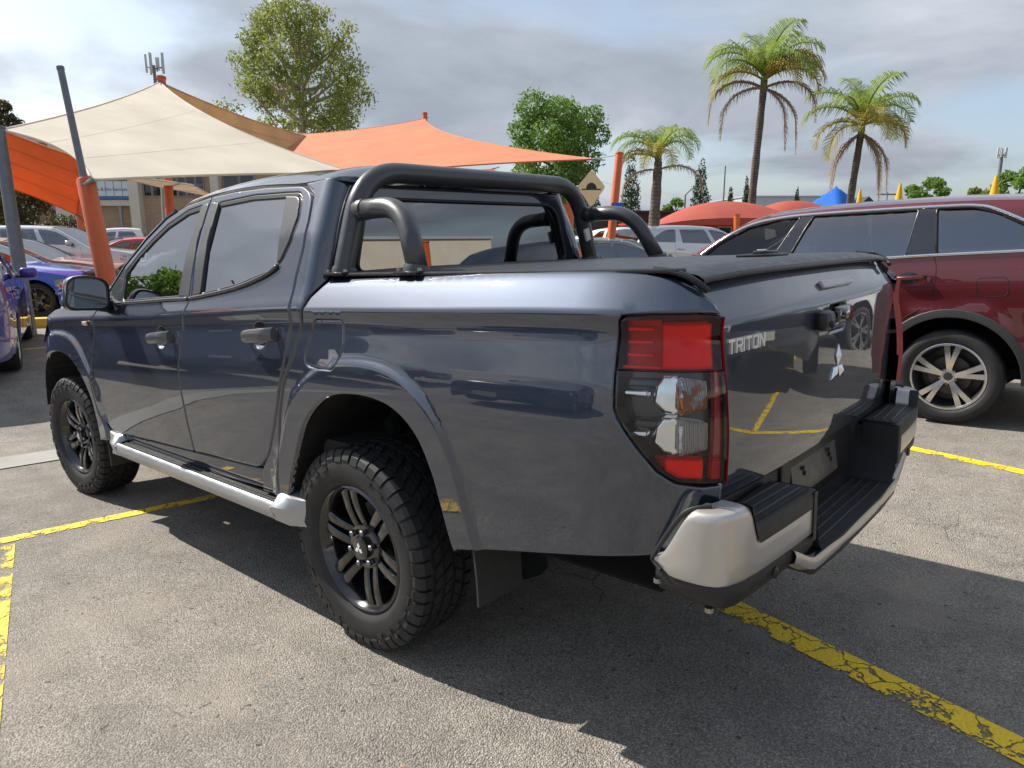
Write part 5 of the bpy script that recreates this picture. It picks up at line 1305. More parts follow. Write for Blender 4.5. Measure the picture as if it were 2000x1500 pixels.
post('bollard', 'low orange bollard between the sports bar legs', at(1137, 508, 12.5), at(1137, 489, 12.5), .085, .085, M['orange'], 'bollard')
post('shade_post', 'orange post stub under the red canopy', at(1439, 440, 30.), at(1439, 420, 30.), .13, .13, M['orange'])
# ---- shade sails: four corners, edges drawn in by tension
def sail(name, label, C, sag, mt, bulge=0., seams=3, n=26):
    C = [Vector(c) for c in C]; cen = sum(C, Vector())/4
    def edge(i, t):
        a, b = C[i], C[(i+1) % 4]; m = (a+b)/2; s = sag[i] if isinstance(sag, (list, tuple)) else sag
        c = m+(cen-m)*s*2; return a*(1-t)**2+c*2*t*(1-t)+b*t*t
    def S(u, v):
        c0 = edge(0, u); c1 = edge(2, 1-u); d0 = edge(3, 1-v); d1 = edge(1, v)
        bl = C[0]*(1-u)*(1-v)+C[1]*u*(1-v)+C[2]*u*v+C[3]*(1-u)*v
        return c0*(1-v)+c1*v+d0*(1-u)+d1*u-bl+Vector((0, 0, bulge*16*u*(1-u)*v*(1-v)))
    us = lin(0, 1, n); root = empty(name, C[0]); tag(root, label, 'shade sail', 'shade sails over the car park')
    nrm = (C[2]-C[0]).cross(C[3]-C[1]).normalized()*.006
    cl = MB().grid(lambda u, v: S(u, v)-C[0]+nrm, us, us); cl.grid(lambda u, v: S(u, v)-C[0]-nrm, us, us)
    cl.out('cloth', mt, root, auto=None)
    hem = [S(u, 0)-C[0] for u in us]+[S(1, v)-C[0] for v in us[1:]]+[S(u, 1)-C[0] for u in us[::-1][1:]]+[S(0, v)-C[0] for v in us[::-1][1:-1]]
    MB().tube(hem, .022, 6, closed=True).out('hem', mt, root, auto=None)
    for k in range(seams):
        v = (k+1)/(seams+1); MB().tube([S(u, v)-C[0] for u in us], .009, 5).out('seam', mt, root, auto=None)
    for c in C:
        d = (c-cen).normalized(); MB().tube([c-C[0]-d*.02, c-C[0]+d*.16, c-C[0]+d*.34], [.035, .022, .014], 6).out('corner_fitting', M['galv'], root)
    return root
sail('shade_sail', 'large cream shade sail rising to a peak at the left', [at(2, 254, 11.), at(312, 160, 19.), at(700, 340, 15.), at(178, 352, 9.9)], [.10, .30, .05, .13], M['sail_cream'], seams=2)
sail('shade_sail', 'back slope of the sail, its shading put into the tan cloth colour, behind the cream peak', [at(322, 165, 19.), at(606, 268, 27.), at(640, 345, 26.), at(345, 330, 20.)], [.14, .1, .1, .1], M['sail_shaded'])
sail('shade_sail', 'wide salmon orange shade sail with a peak behind the cab roof', [at(450, 268, 29.), at(830, 232, 27.), at(1160, 311, 17.5), at(640, 352, 19.)], [.26, .26, .10, .10], M['sail_orange'])
sail('shade_sail', 'deep orange shade sail hanging low at the left edge', [at(-40, 236, 14.), at(196, 322, 13.), at(152, 420, 16.), at(-50, 345, 15.)], [.06, .10, .10, .08], M['sail_orange2'])
sail('shade_sail', 'small orange sail corner under the salmon sail', [at(840, 336, 30.), at(960, 331, 28.), at(1030, 352, 26.), at(880, 352, 28.)], .05, M['sail_orange2'], seams=0)
sail('shade_sail', 'tiny orange sail tip beside the short sleeved post', [at(1040, 352, 24.), at(1060, 358, 23.), at(1106, 362, 19.2), at(1050, 368, 22.)], .08, M['sail_orange2'], seams=0)
sail('shade_sail', 'cream sail underside above the brick building', [at(160, 330, 14.), at(380, 362, 20.), at(420, 385, 22.), at(300, 362, 20.)], .05, M['sail_cream'], seams=0)
tag(MB().tube([at(1156, 311, 17.5), at(1207, 303, 16.)], .008, 6).out('guy_wire', M['galv']), 'thin wire from the orange sail tip to the slender post', 'wire')
tag(MB().tube([at(1040, 320, 19), at(1160, 350, 18), at(1195, 360, 16.1)], .006, 6).out('guy_wire', M['galv']), 'thin slanting wire in front of the leafy green tree', 'wire')
# ---- yellow kerb island under the blue sedan
def kerb(name, label, a, b, w, h, mt):
    a = Vector(a); b = Vector(b); d = (b-a); L = d.length; t = d.normalized(); s = Vector((-t.y, t.x, 0)); V = []
    pr = [(0, -.05), (.01, h*.75), (.04, h), (w-.04, h), (w-.01, h*.75), (w, -.05)]
    n = max(2, int(L/1.2))
    root = empty(name, a); tag(root, label, 'kerb')
    for i in range(n):      # cast pieces with joints
        p0 = d*(i/n)+t*.008; p1 = d*((i+1)/n)-t*.008; v = [p+s*x+Vector((0, 0, z)) for p in (p0, p1) for x, z in pr]
        MB().add(v, [(j, j+1, 7+j, 6+j) for j in range(5)]+[(5, 4, 3, 2, 1, 0), (6, 7, 8, 9, 10, 11)]).out('kerb_stone', mt, root, auto=40, fix=True)
    return root
M['kerbyellow'] = wear('yellow_kerb_paint', (.55, .36, .03), .7, .2, 5, .2, 60)
a = at(-220, 645, 11.2); b = at(330, 632, 12.6)
kerb('yellow_kerb', 'yellow painted kerb in front of the blue sedan', (a.x, a.y, 0), (b.x, b.y, 0), .35, .15, M['kerbyellow'])
# ---- brick building at the left
def brickmat(name, c1, c2, mortar, scale=1.):
    m = mat(name, c1, .85); t = NT(m); co = t.co('Object'); br = t.n('TexBrick', Scale=scale, Mortar_Size=.012, Brick_Width=.24, Row_Height=.086); br.inputs['Color1'].default_value = (*c1, 1); br.inputs['Color2'].default_value = (*c2, 1); br.inputs['Mortar'].default_value = (*mortar, 1)
    sw = t.n('SeparateXYZ'); t.l(co, sw.inputs[0]); cb = t.n('CombineXYZ'); t.l(sw.outputs[0], cb.inputs[0]); t.l(sw.outputs[2], cb.inputs[1]); t.l(cb.outputs[0], br.inputs[0])
    t.base(br.outputs[0]); t.bump(br.outputs[1], .4, -.01); return m
M['brick'] = brickmat('tan_brick', (.36, .22, .12), (.42, .27, .16), (.40, .35, .29)); M['render'] = wear('cream_render', (.62, .57, .47), .85, .06, 1.5)
M['win_dark'] = mat('dark_window', (.012, .014, .018), .05, coat=1.); M['frame_w'] = wear('grey_window_frame', (.3, .3, .3), .5, .1, 4)
def facade(name, label, px0, px1, pyg, depth, angle=0):
    """an Empty at the left foot of a wall whose x axis runs to the right along the wall"""
    q = at(px0, pyg, depth); q.z = 0; r = Matrix.Rotation(rad(angle), 3, 'Z') @ Vector((R_.x, R_.y, 0))
    root = empty(name, q, math.atan2(r.y, r.x)); tag(root, label, 'building'); return root
DB = 33.; k_ = DB/FPX
bd = facade('brick_building', 'tan brick building with cream columns and a blue and white sign', -260, 760, 458, DB)
def bx(name, x0, x1, z0, z1, y0, y1, mt, par): return MB().box(((x0+x1)/2, (y0+y1)/2, (z0+z1)/2), (x1-x0, y1-y0, z1-z0)).out(name, mt, par, smooth=False, auto=None)
def X(px): return (px+260)*k_
def Zp(py): return CAM.z+(458-py)*k_
bx('wall', 0, X(760), -.1, 5.6, .30, 8., M['brick'], bd)
bx('parapet', -.1, X(760)+.1, 5.6, 6.0, .1, 8.1, M['render'], bd)
bx('band', X(160), X(270), Zp(404), Zp(393), .05, .30, M['render'], bd)
for (x0, x1, w) in ((55, 76, 0), (118, 152, 0), (262, 281, 0), (420, 436, 0), (560, 576, 0), (-60, -44, 0)): bx('column', X(x0), X(x1), -.1, 5.6, -.12, .30, M['render'], bd)
for (x0, x1) in ((284, 300), (301, 318), (334, 350), (351, 367), (368, 385), (386, 402), (440, 470), (472, 500)):
    w = bx('window', X(x0), X(x1), Zp(386), Zp(330), .24, .31, M['frame_w'], bd); bx('pane', X(x0)+.04, X(x1)-.04, Zp(386)+.04, Zp(330)-.04, .225, .24, M['win_dark'], w)
bx('doorway', X(98), X(118), -.05, Zp(412), .26, .31, M['win_dark'], bd); bx('doorway', X(-40), X(40), -.05, Zp(405), .26, .31, M['win_dark'], bd)
bx('awning_sign_board', X(184), X(262), Zp(386), Zp(358), .0, .06, M['sign_white'] if 'sign_white' in M else mat('sign_white', (.62, .68, .72), .5), bd)
bx('sign_stripe', X(184), X(262), Zp(392), Zp(386.5), -.01, .055, mat('sign_blue', (.06, .16, .36), .5), bd)
bx('sign_window', X(184), X(262), Zp(357), Zp(335), .02, .06, M['win_dark'], bd)
for px in (200, 216, 232, 248): bx('sign_joint', X(px)-.015, X(px)+.015, Zp(386), Zp(358), -.006, .0, M['frame_w'], bd)
def text(body, name, mt, parent, loc, size, depth=.004, rx=90, rz=0):
    cu = bpy.data.curves.new(name, 'FONT'); cu.body = body; cu.size = size; cu.extrude = depth; o = bpy.data.objects.new('tmp', cu); COL.objects.link(o)
    dg = bpy.context.evaluated_depsgraph_get(); me = bpy.data.meshes.new_from_object(o.evaluated_get(dg)); COL.objects.unlink(o); bpy.data.objects.remove(o)
    me.name = name; me.materials.clear(); me.materials.append(mt); ob = bpy.data.objects.new(name, me); link(ob, parent); ob.location = loc; ob.rotation_euler = (rad(rx), 0, rad(rz)); return ob
text('CALTEX', 'wing_lettering', M['white_print'], bl_, (W1-.0, 3.22, .455), .062, .002, 90, 90)
text('ps & Fire Services', 'sign_lettering', mat('sign_letter_blue', (.12, .2, .34), .5), bd, (X(197), -.012, Zp(376)), .20)
bx('downpipe', X(238), X(242), 0, Zp(404), -.02, .1, M['frame_w'], bd)
# picket fence in front of it
fq = at(40, 470, 29.5); fq.z = 0
fe = empty('picket_fence', fq, bd.rotation_euler.z); tag(fe, 'black metal picket fence in front of the brick building', 'fence')
mb = MB()
for i in range(95): mb.box((i*.115, 0, .78), (.022, .022, 1.56)); mb.box((i*.115, 0, 1.58), (.022, .022, .05), taper=.1)
mb.out('picket', M['trim'], fe, smooth=False, auto=None, kind='stuff')
for z in (.25, 1.35): MB().box((5.4, .02, z), (10.9, .02, .04)).out('rail', M['trim'], fe, smooth=False, auto=None)
# ---- trees
def leafmat(name, c0, c1, c2, sc=.5, trans=.3):
    m = mat(name, c1, .55, spec=.3); t = NT(m); co = t.co(); n = t.noise(co, sc, 4, .65); n2 = t.noise(co, 9, 3, .6)
    c = t.mix(t.math('MULTIPLY', n2, .6), t.ramp(n, [(.32, c0), (.5, c1), (.68, c2)]), tuple(v*1.25 for v in c1)); t.base(c)
    tl = t.n('BsdfTranslucent'); t.l(c, tl.inputs[0]); mx = t.n('MixShader'); mx.inputs[0].default_value = trans
    t.l(t.b.outputs[0], mx.inputs[1]); t.l(tl.outputs[0], mx.inputs[2]); t.l(mx.outputs[0], t.N['Material Output'].inputs[0]); return m
M['gum'] = leafmat('gum_leaves', (.11, .14, .035), (.20, .235, .055), (.31, .31, .075), .35, .45); M['leafy'] = leafmat('green_leaves', (.07, .14, .025), (.13, .23, .04), (.19, .29, .06), .5, .42)
M['dryleaf'] = leafmat('olive_leaves', (.05, .045, .02), (.09, .075, .03), (.14, .11, .045), .5); M['cypress'] = leafmat('cypress_leaves', (.018, .04, .015), (.03, .06, .022), (.045, .08, .03), .9, .1)
M['bark'] = wear('pale_bark', (.30, .25, .20), .85, .25, 3, .5, 20); M['bark_d'] = wear('dark_bark', (.09, .075, .06), .9, .3, 4, .5, 20)
def leaves(name, blobs, n, size, mt, parent, seed, asp=.45, droop=.3, shell=.55):
    rg = np.random.default_rng(seed); vol = np.array([b[1][0]*b[1][1]*b[1][2] for b in blobs])**.8; cnt = (n*vol/vol.sum()).astype(int)+1
    P = []
    for (c, r), k in zip(blobs, cnt):
        d = rg.normal(size=(k, 3)); d /= np.linalg.norm(d, axis=1)[:, None]; rr = shell+(1-shell)*rg.random(k)**.7; rr *= 1+.12*rg.normal(size=k); P.append(np.array(c)+d*rr[:, None]*np.array(r))
    P = np.concatenate(P); m = len(P); a = rg.normal(size=(m, 3)); a[:, 2] -= droop*2; a /= np.linalg.norm(a, axis=1)[:, None]; b = rg.normal(size=(m, 3)); b -= a*(a*b).sum(1)[:, None]; b /= np.linalg.norm(b, axis=1)[:, None]
    s = (size*(.6+.8*rg.random(m)))[:, None]
    V = np.stack([P-a*s*.5, P+b*s*asp*.5, P+a*s*.5, P-b*s*asp*.5], 1).reshape(-1, 3)
    me = bpy.data.meshes.new(name); me.vertices.add(4*m); me.vertices.foreach_set('co', V.ravel()); me.loops.add(4*m); me.loops.foreach_set('vertex_index', np.arange(4*m)); me.polygons.add(m); me.polygons.foreach_set('loop_start', np.arange(m)*4)
    me.materials.append(mt); me.update(); me.validate(); o = bpy.data.objects.new(name, me); link(o, parent); return o
def tree(name, label, base, H, crown_z0, rad_, mt, bark, n, size, nb=26, seed=1, tr=.25, fork=.35, flat=.7, group='trees round the car park', shape=None, asp=.45, shell=.55, br_=(.20, .34)):
    rg = random.Random(seed); root = empty(name, base); tag(root, label, 'tree', group)
    blobs = []; limbs = MB(); top = Vector((rg.uniform(-.3, .3), rg.uniform(-.3, .3), H*.9))
    fk = Vector((0, 0, H*fork)); tk = spline([(0, 0, -.3), (rg.uniform(-.1, .1)*tr, 0, H*fork*.5), fk, (fk+top)/2+Vector((rg.uniform(-.3, .3), 0, 0)), top], 5)
    limbs.tube(tk, [tr*(1-.85*i/(len(tk)-1)) for i in range(len(tk))], 9)
    for i in range(nb):
        t = (i+.5)/nb; z = crown_z0+(H-crown_z0)*(t**.85); hz = (z-crown_z0)/(H-crown_z0)
        w = (shape(hz) if shape else math.sin(math.pi*min(1, .18+.80*hz))**.6)*rad_
        an = i*2.399+rg.uniform(-.4, .4); rr = w*rg.uniform(.45, .92); br = rad_*rg.uniform(*br_)
        c = Vector((rr*math.cos(an), rr*math.sin(an), z-br*.4)); blobs.append((tuple(c), (br, br, br*flat)))
        s = tk[min(len(tk)-1, int(len(tk)*min(.92, .45+.5*hz*.9)))]
        if s.z > c.z-.2: s = tk[len(tk)//2]
        md = (s+c)/2+Vector((0, 0, -.06*H*rg.random())); limbs.tube(spline([s, md, c], 4), [tr*.34*(1-.8*j/8) for j in range(9)], 5)
    limbs.out('trunk', bark, root, auto=None); leaves('crown', blobs, n, size, mt, root, seed, asp, shell=shell); return root
def flat_at(px, depth): q = at(px, 458, depth); return (q.x, q.y, 0)
tree('gum_tree', 'tall open gum tree rising behind the shade sails', flat_at(607, 60), 19.6, 5.4, 7.9, M['gum'], M['bark'], 24000, .30, 84, 4, .5, .28, .8, shell=.15, br_=(.11, .21), shape=lambda h: (1-.30*h) if h < .45 else max(.12, .87*math.sqrt(max(0, 1-((h-.42)/.60)**2))))
tree('leafy_tree', 'rounded bright green tree right of the orange sail', flat_at(1080, 50), 10.5, 2.2, 3.8, M['leafy'], M['bark_d'], 22000, .26, 36, 9, .28, .25, .85, shape=lambda h: .95 if h < .6 else max(.25, math.sqrt(max(0, 1-((h-.55)/.5)**2))))
tree('olive_tree', 'brownish tree top above the cream sail at the left edge', flat_at(5, 46), 10.2, 3.5, 2.9, M['dryleaf'], M['bark_d'], 9000, .28, 18, 5, .3)
tree('olive_tree', 'dark tree under the low orange sail at the left edge', flat_at(20, 27), 3.9, .6, 2.2, M['dryleaf'], M['bark_d'], 12000, .16, 22, 6, .16)
tree('garden_tree', 'distant dark green tree left of the yellow umbrella', flat_at(1795, 85), 8.0, 2.0, 2.9, M['leafy'], M['bark_d'], 5000, .42, 14, 21, .3, shape=lambda h: .9)
tree('garden_tree', 'distant pale green tree at the right edge', flat_at(1975, 75), 8.2, 1.8, 3.5, M['leafy'], M['bark_d'], 6000, .40, 16, 22, .3)
tree('garden_tree', 'distant low yellowish tree left of the slim mast', flat_at(1900, 70), 6.0, 1.2, 2.2, M['gum'], M['bark_d'], 3500, .36, 12, 23, .2)
tree('garden_tree', 'small pale tree right of the dark flat building', flat_at(1318, 70), 5.0, 1.5, 1.7, M['leafy'], M['bark_d'], 1800, .36, 9, 24, .2)
tree('garden_tree', 'leafy tree seen mirrored in the front door window', (-13, 36, 0), 8, 1.8, 4.2, M['leafy'], M['bark_d'], 6000, .4, 20, 25, .3)
ff = empty('feather_flag', (-5.2, 10.4, 0), .4); tag(ff, 'orange feather flag mirrored in the front door window', 'flag')
MB().tube(spline([(0, 0, 0), (0, 0, 2.2), (.12, 0, 3.1), (.55, 0, 3.5)], 6), .018, 6).out('pole', M['galv'], ff)
MB().grid(lambda a, b: Vector((.02+.12*max(0, b-.5)*2+(.62-.2*b)*a*(1-.15*b), .05*math.sin(a*4+b*3), .7+2.6*b+.1*a)), lin(0, 1, 8), lin(0, 1, 14)).out('cloth', M['sail_orange2'], ff, auto=None)
for (px, w, ytop, d, lb) in ((1230, 40, 316, 60, 'large dark cypress behind the short palm'), (1364, 37, 322, 62, 'dark cypress behind the drooping palm frond'), (1423, 19, 372, 75, 'small cypress just left of the tall palm'), (1452, 16, 352, 75, 'slim cypress hidden by the tall palm trunk'), (1551, 15, 374, 80, 'small cypress standing alone before the grey shed roof')):
    H = CAM.z+d*(458-ytop)/FPX; r = w*d/FPX*.5; root = empty('cypress_tree', flat_at(px, d)); tag(root, lb, 'tree', 'cypress trees')
    bl2 = [((random.uniform(-.1, .1)*r, random.uniform(-.1, .1)*r, H*(.12+.8*t)), (r*(1.0-.62*max(0, (t-.45)/.55)**1.4), r*(1.0-.62*max(0, (t-.45)/.55)**1.4), H*.11)) for t in lin(0, 1, 8)]
    leaves('crown', bl2, 3500, .22, M['cypress'], root, px, .4, -.8, .75); MB().tube([(0, 0, -.2), (0, 0, H*.7)], [r*.25, r*.08], 7).out('trunk', M['bark_d'], root)
# ---- palms
M['frond'] = leafmat('palm_frond_green', (.13, .20, .035), (.20, .28, .05), (.28, .34, .07), 1.2, .45); M['frond_y'] = leafmat('palm_frond_yellow', (.20, .19, .03), (.29, .25, .04), (.36, .30, .06), 1.2, .35); M['frond_d'] = leafmat('palm_frond_dead', (.16, .12, .08), (.24, .18, .12), (.32, .25, .17), 1.2, .15)
def palm_bark():
    m = mat('palm_trunk', (.12, .10, .08), .9); t = NT(m); co = t.co(); w = t.n('TexWave', Scale=2.6, Distortion=1.2, Detail=3.); w.bands_direction = 'Z'; t.l(co, w.inputs[0])
    c = t.ramp(t.math('ADD', t.math('MULTIPLY', w.outputs[1], .22), t.math('MULTIPLY', t.noise(co, 6, 4), .8)), [(.3, (.06, .05, .04)), (.55, (.10, .084, .067)), (.8, (.16, .133, .106))]); t.base(c); t.bump(w.outputs[1], .3, .02); return m
M['palmbark'] = palm_bark()
def frond(parent, base, az, el0, L, droop, mt, seed, nl=38, ll=.62, hang=.5, twist=0.):
    """one arching leaf: midrib and two rows of drooping leaflets"""
    rg = random.Random(seed); p = Vector(base); e = el0; P = [p.copy()]; n = 14; D = []
    for i in range(n):
        d = Vector((math.cos(az)*math.cos(e), math.sin(az)*math.cos(e), math.sin(e))); D.append(d); p = p+d*L/n; P.append(p.copy()); e -= droop/n*(.5+1.2*i/n); e = max(e, -1.5)
    D.append(D[-1]); mb = MB().tube(P, [.045*(1-.85*i/n)*L/2.5 for i in range(n+1)], 5)
    for k in range(nl):
        t = .10+.90*k/nl; i = min(n-1, int(t*n)); f = t*n-i; c = P[i].lerp(P[i+1], f); d = D[i]; s = d.cross(Vector((0, 0, 1)))
        if s.length < .05: s = Vector((math.sin(az), -math.cos(az), 0))
        s.normalize(); up = s.cross(d)
        l = ll*math.sin(math.pi*min(1, .16+.80*t))**.7*rg.uniform(.8, 1.15)
        for sg in (-1, 1):
            q = (s*sg*.8+d*.55+up*rg.uniform(.05, .35)).normalized(); m1 = c+q*l*.5; m2 = c+q*l*(.85)+Vector((0, 0, -hang*l*rg.uniform(.7, 1.2))); w = d*.018*L/2.5*(1+.4*rg.random())
            mb.add([c-w, c+w, m1+w*.9, m1-w*.9, m2], [(0, 1, 2, 3), (3, 2, 4)])
    return mb.out('frond', mt, parent, smooth=False, auto=None)
def palm(label, px, depth, zc, r0, r1, L, green, yellow, dead, seed, lean=0.):
    rg = random.Random(seed); b = Vector(flat_at(px, depth)); root = empty('palm_tree', b); tag(root, label, 'palm tree', 'palms along the street')
    top = R_*lean+Vector((0, 0, zc)); tk = spline([(0, 0, -.2), R_*lean*.3+Vector((0, 0, zc*.45)), top*.97, top+Vector((0, 0, .35))], 8)
    MB().tube(tk, [r0+(r1-r0)*(i/(len(tk)-1))+.012*math.sin(i*2.1) for i in range(len(tk))], 12).out('trunk', M['palmbark'], root, auto=None)
    MB().tube([top+Vector((0, 0, -.1)), top+Vector((0, 0, .4)), top+Vector((0, 0, .9))], [r1*1.15, r1*1.1, r1*.5], 10).out('crown_shaft', M['frond'], root, auto=None)
    vr = math.atan2(R_.y, R_.x)
    c = top+Vector((0, 0, .45))
    for i, (a, e, dr) in enumerate(green): frond(root, c, vr+rad(a), rad(e), L*rg.uniform(.92, 1.08), dr, M['frond'], seed*50+i, ll=L*.36)
    for i, (a, e, dr) in enumerate(yellow): frond(root, c-Vector((0, 0, .15)), vr+rad(a), rad(e), L*rg.uniform(.85, 1.0), dr, M['frond_y'], seed*50+20+i, ll=L*.33)
    for i, (a, e, dr) in enumerate(dead): frond(root, c-Vector((0, 0, .5)), vr+rad(a), rad(e), L*rg.uniform(.95, 1.15), dr, M['frond_d'], seed*50+40+i, ll=L*.15, hang=.9)
    return root
G1 = [(100, 78, 1.4), (170, 58, 2.3), (-75, 72, 1.6), (15, 55, 2.5), (200, 40, 2.3), (60, 62, 2.1), (-20, 66, 2.0), (140, 66, 2.0), (250, 52, 2.2), (-60, 45, 2.4), (110, 48, 2.3), (35, 74, 1.5)]
palm('tallest palm tree, standing left of the other tall palm', 1462, 35., 8.3, .20, .14, 3.5, G1, [(-30, 42, 2.3), (-5, 36, 2.2), (185, 30, 2.4), (-70, 40, 2.5), (-45, 52, 2.2)], [(178, 25, 2.9), (190, 0, 2.6), (0, 25, 2.7), (-15, -20, 2.4), (-40, -30, 2.4)], 3, .25)
palm('second tall palm tree with hanging dead fronds, above the blue tent', 1650, 38., 6.7, .20, .15, 3.4, [(100, 80, 1.3), (10, 50, 2.2), (170, 45, 2.1), (-80, 70, 1.6), (40, 62, 1.9), (150, 66, 1.8), (-30, 60, 2.0), (220, 55, 2.0), (70, 70, 1.6), (25, 35, 2.3)], [(-100, 45, 2.4), (-80, 30, 2.5), (5, 30, 2.1), (-20, 22, 2.4), (180, 22, 2.3), (200, 5, 2.3), (-120, 38, 2.4)], [(170, -40, 1.6), (185, -30, 1.9), (5, -40, 1.7), (-10, -30, 1.9), (-60, -35, 1.8)], 5, .35)
palm('short thick palm with yellow green fronds beside the slender post', 1275, 24., 3.65, .24, .10, 1.9, [(60, 72, 1.8), (0, 62, 2.6), (170, 55, 2.2), (120, 66, 1.8), (-60, 60, 2.2), (30, 50, 2.5), (200, 42, 2.2), (90, 60, 2.0)], [(175, 38, 2.3), (190, 25, 2.2), (-110, 50, 2.3), (-80, 35, 2.4), (100, 40, 2.2)], [(2, 22, 2.3), (182, 5, 2.3)], 7, .08)
# ---- right-hand street side
def canopy(name, label, c, w, d, h0, h1, mt, rz, kind='dome'):
    root = empty(name, c, rz); tag(root, label, 'canopy')
    def S(u, v):
        x = w*(u-.5); y = d*(v-.5)
        z = h0+(h1-h0)*((1-abs(2*u-1)**2.2)*(1-.75*abs(2*v-1)**2) if kind == 'dome' else max(0, 1-max(abs(2*u-1), abs(2*v-1))))
        return Vector((x, y, z))
    o = MB().grid(S, lin(0, 1, 25), lin(0, 1, 17)); o.out('roof_cloth', mt, root, auto=None)
    V = []
    per = [(t, 0) for t in lin(0, 1, 9)]+[(1, t) for t in lin(0, 1, 9)[1:]]+[(1-t, 1) for t in lin(0, 1, 9)[1:]]+[(0, 1-t) for t in lin(0, 1, 9)[1:-1]]
    for (u, v) in per: p = S(u, v); V += [p+Vector((0, 0, .005)), p+Vector((0, 0, -.22))]
    n = len(per); MB().add(V, [(2*i, 2*i+1, (2*i+3) % (2*n), (2*i+2) % (2*n)) for i in range(n)]).out('valance', mt, root, auto=None)
    for sx in (-1, 1):
        for sy in (-1, 1): MB().tube([(sx*w*.48, sy*d*.48, 0), (sx*w*.48, sy*d*.48, h0)], .05, 8).out('leg', M['galv'], root)
    return root
vr = math.atan2(R_.y, R_.x)
q = at(1415, 458, 33.); canopy('red_canopy', 'wide red domed shade canopy over the parked cars', (q.x, q.y, 0), 6.6, 5., 1.95, 3.0, M['canopy_red'], vr-.05)
q = at(1545, 458, 40.); canopy('red_canopy', 'second red domed canopy right of the tall palm', (q.x, q.y, 0), 5.4, 4., 2.3, 3.35, M['canopy_red'], vr+.1)
q = at(1625, 458, 46.); canopy('blue_tent', 'bright blue pyramid tent behind the red car', (q.x, q.y, 0), 4.3, 4.3, 2.4, 4.55, M['canopy_blue'], vr+.5, 'pyr')
def shed(name, label, px0, px1, depth, ztop, dep, mt, rf, windows=()):
    q = at(px0, 458, depth); root = empty(name, (q.x, q.y, 0), vr); tag(root, label, 'building'); L = (px1-px0)*depth/FPX
    bx('wall', 0, L, -.1, ztop-.12, .1, dep, mt, root); bx('roof', -.2, L+.2, ztop-.12, ztop, -.1, dep+.2, rf, root)
    for (a, b, z0, z1) in windows: w = bx('window', a*L, b*L, z0, z1, .05, .12, M['frame_w'], root); bx('pane', a*L+.05, b*L-.05, z0+.05, z1-.05, .035, .05, M['win_dark'], root if 0 else w)
    return root
M['darkclad'] = wear('charcoal_cladding', (.03, .032, .036), .6, .1, 2); M['redwall'] = wear('red_wall', (.40, .03, .02), .6, .1, 2); M['tin'] = wear('grey_tin_roof', (.36, .40, .45), .45, .06, 1.)
shed('dark_building', 'charcoal flat building behind the short palm', 1140, 1345, 44, 2.95, 8, M['darkclad'], M['darkclad'])
shed('red_shop', 'red shop front under the domed canopy', 1232, 1560, 40, 2.15, 5, M['redwall'], M['redwall'], [(.02+.125*i, .10+.125*i, .3, 1.95) for i in range(8)])
shed('grey_shed', 'long pale grey shed roof behind the palms', 1455, 1640, 95, 6.5, 20, M['tin'], M['tin'])
shed('pale_shed', 'pale low wall behind the white cars', 1020, 1260, 60, 3.1, 5, M['render'], M['tin'])
# black roof edge beside the blue tent
q = at(1690, 458, 48.); r = empty('gable_roof', (q.x, q.y, 0), vr); tag(r, 'dark gable roof behind the blue tent', 'roof')
MB().prism([(-1.6, 2.3), (.0, 4.0), (1.6, 2.6), (1.6, 2.35), (0, 3.75), (-1.4, 2.2)], 0, 4., lambda a, b, d: Vector((a, d, b))).out('roof_sheet', M['darkclad'], r, smooth=False, auto=None, fix=True)
for x in (-1.4, 1.4): MB().box((x, 2, 1.15), (.12, .12, 2.3)).out('leg', M['darkclad'], r, smooth=False, auto=None)
for (px, y0, y1, d, lb) in ((1748, 362, 400, 22, 'folded yellow umbrella left of the distant dark tree'), (1931, 347, 400, 20, 'folded yellow umbrella below the slim mast'), (1672, 372, 420, 30, 'folded pale yellow umbrella beside the second tall palm')):
    q = at(px, 458, d); root = empty('umbrella', (q.x, q.y, 0)); tag(root, lb, 'umbrella', 'folded umbrellas')
    zt = CAM.z+(458-y0)*d/FPX; zb_ = zt-1.05
    MB().tube([(0, 0, 0), (0, 0, zt)], .02, 8).out('pole', M['galv'], root)
    V = []
    for i, t in enumerate(lin(0, 1, 7)):
        for k in range(12): a = 2*math.pi*k/12; rr = (.02+.13*t**.8)*(1+.22*(k % 2)); V.append(Vector((rr*math.cos(a), rr*math.sin(a), zt-t*1.05)))
    MB().add(V, [(i*12+j, i*12+(j+1) % 12, i*12+12+(j+1) % 12, i*12+12+j) for i in range(6) for j in range(12)]).out('canopy', M['umbrella'], root, auto=None)
# ---- signs
M['signyel'] = wear('faded_sign_yellow', (.74, .56, .32), .5, .06, 4); M['signblk'] = mat('sign_black', (.025, .024, .022), .5); M['signblue'] = mat('sign_blue_face', (.02, .09, .40), .4); M['signwhite'] = mat('sign_white_face', (.75, .77, .8), .45)
q = at(1155, 365, 14.); s_ = .325; rot = vr+.06
sg_ = empty('hump_sign', (q.x, q.y, 0), rot); tag(sg_, 'faded yellow diamond speed hump sign behind the sports bar', 'sign')
MB().tube([(0, .03, -.2), (-.03, .03, q.z+.25)], .028, 10).out('pole', M['galv'], sg_)
dm = [(-s_*.86, 0), (-s_*.8, -s_*.13), (-s_*.46, -s_*1.0), (s_*.5, -s_*1.0), (s_*.80, -s_*.13), (s_*.86, 0), (s_*.8, s_*.13), (.03, s_*.97), (-.03, s_*.97), (-s_*.8, s_*.13)]
dm = roundpoly([(-s_*.86, 0), (0, -s_*1.2), (s_*.86, 0), (0, s_)], .05)
pl_ = MB().prism(dm, 0, .006, lambda a, b, d: Vector((a, -d, q.z+b))).out('sign_plate', M['signyel'], sg_, smooth=False, auto=None, fix=True)
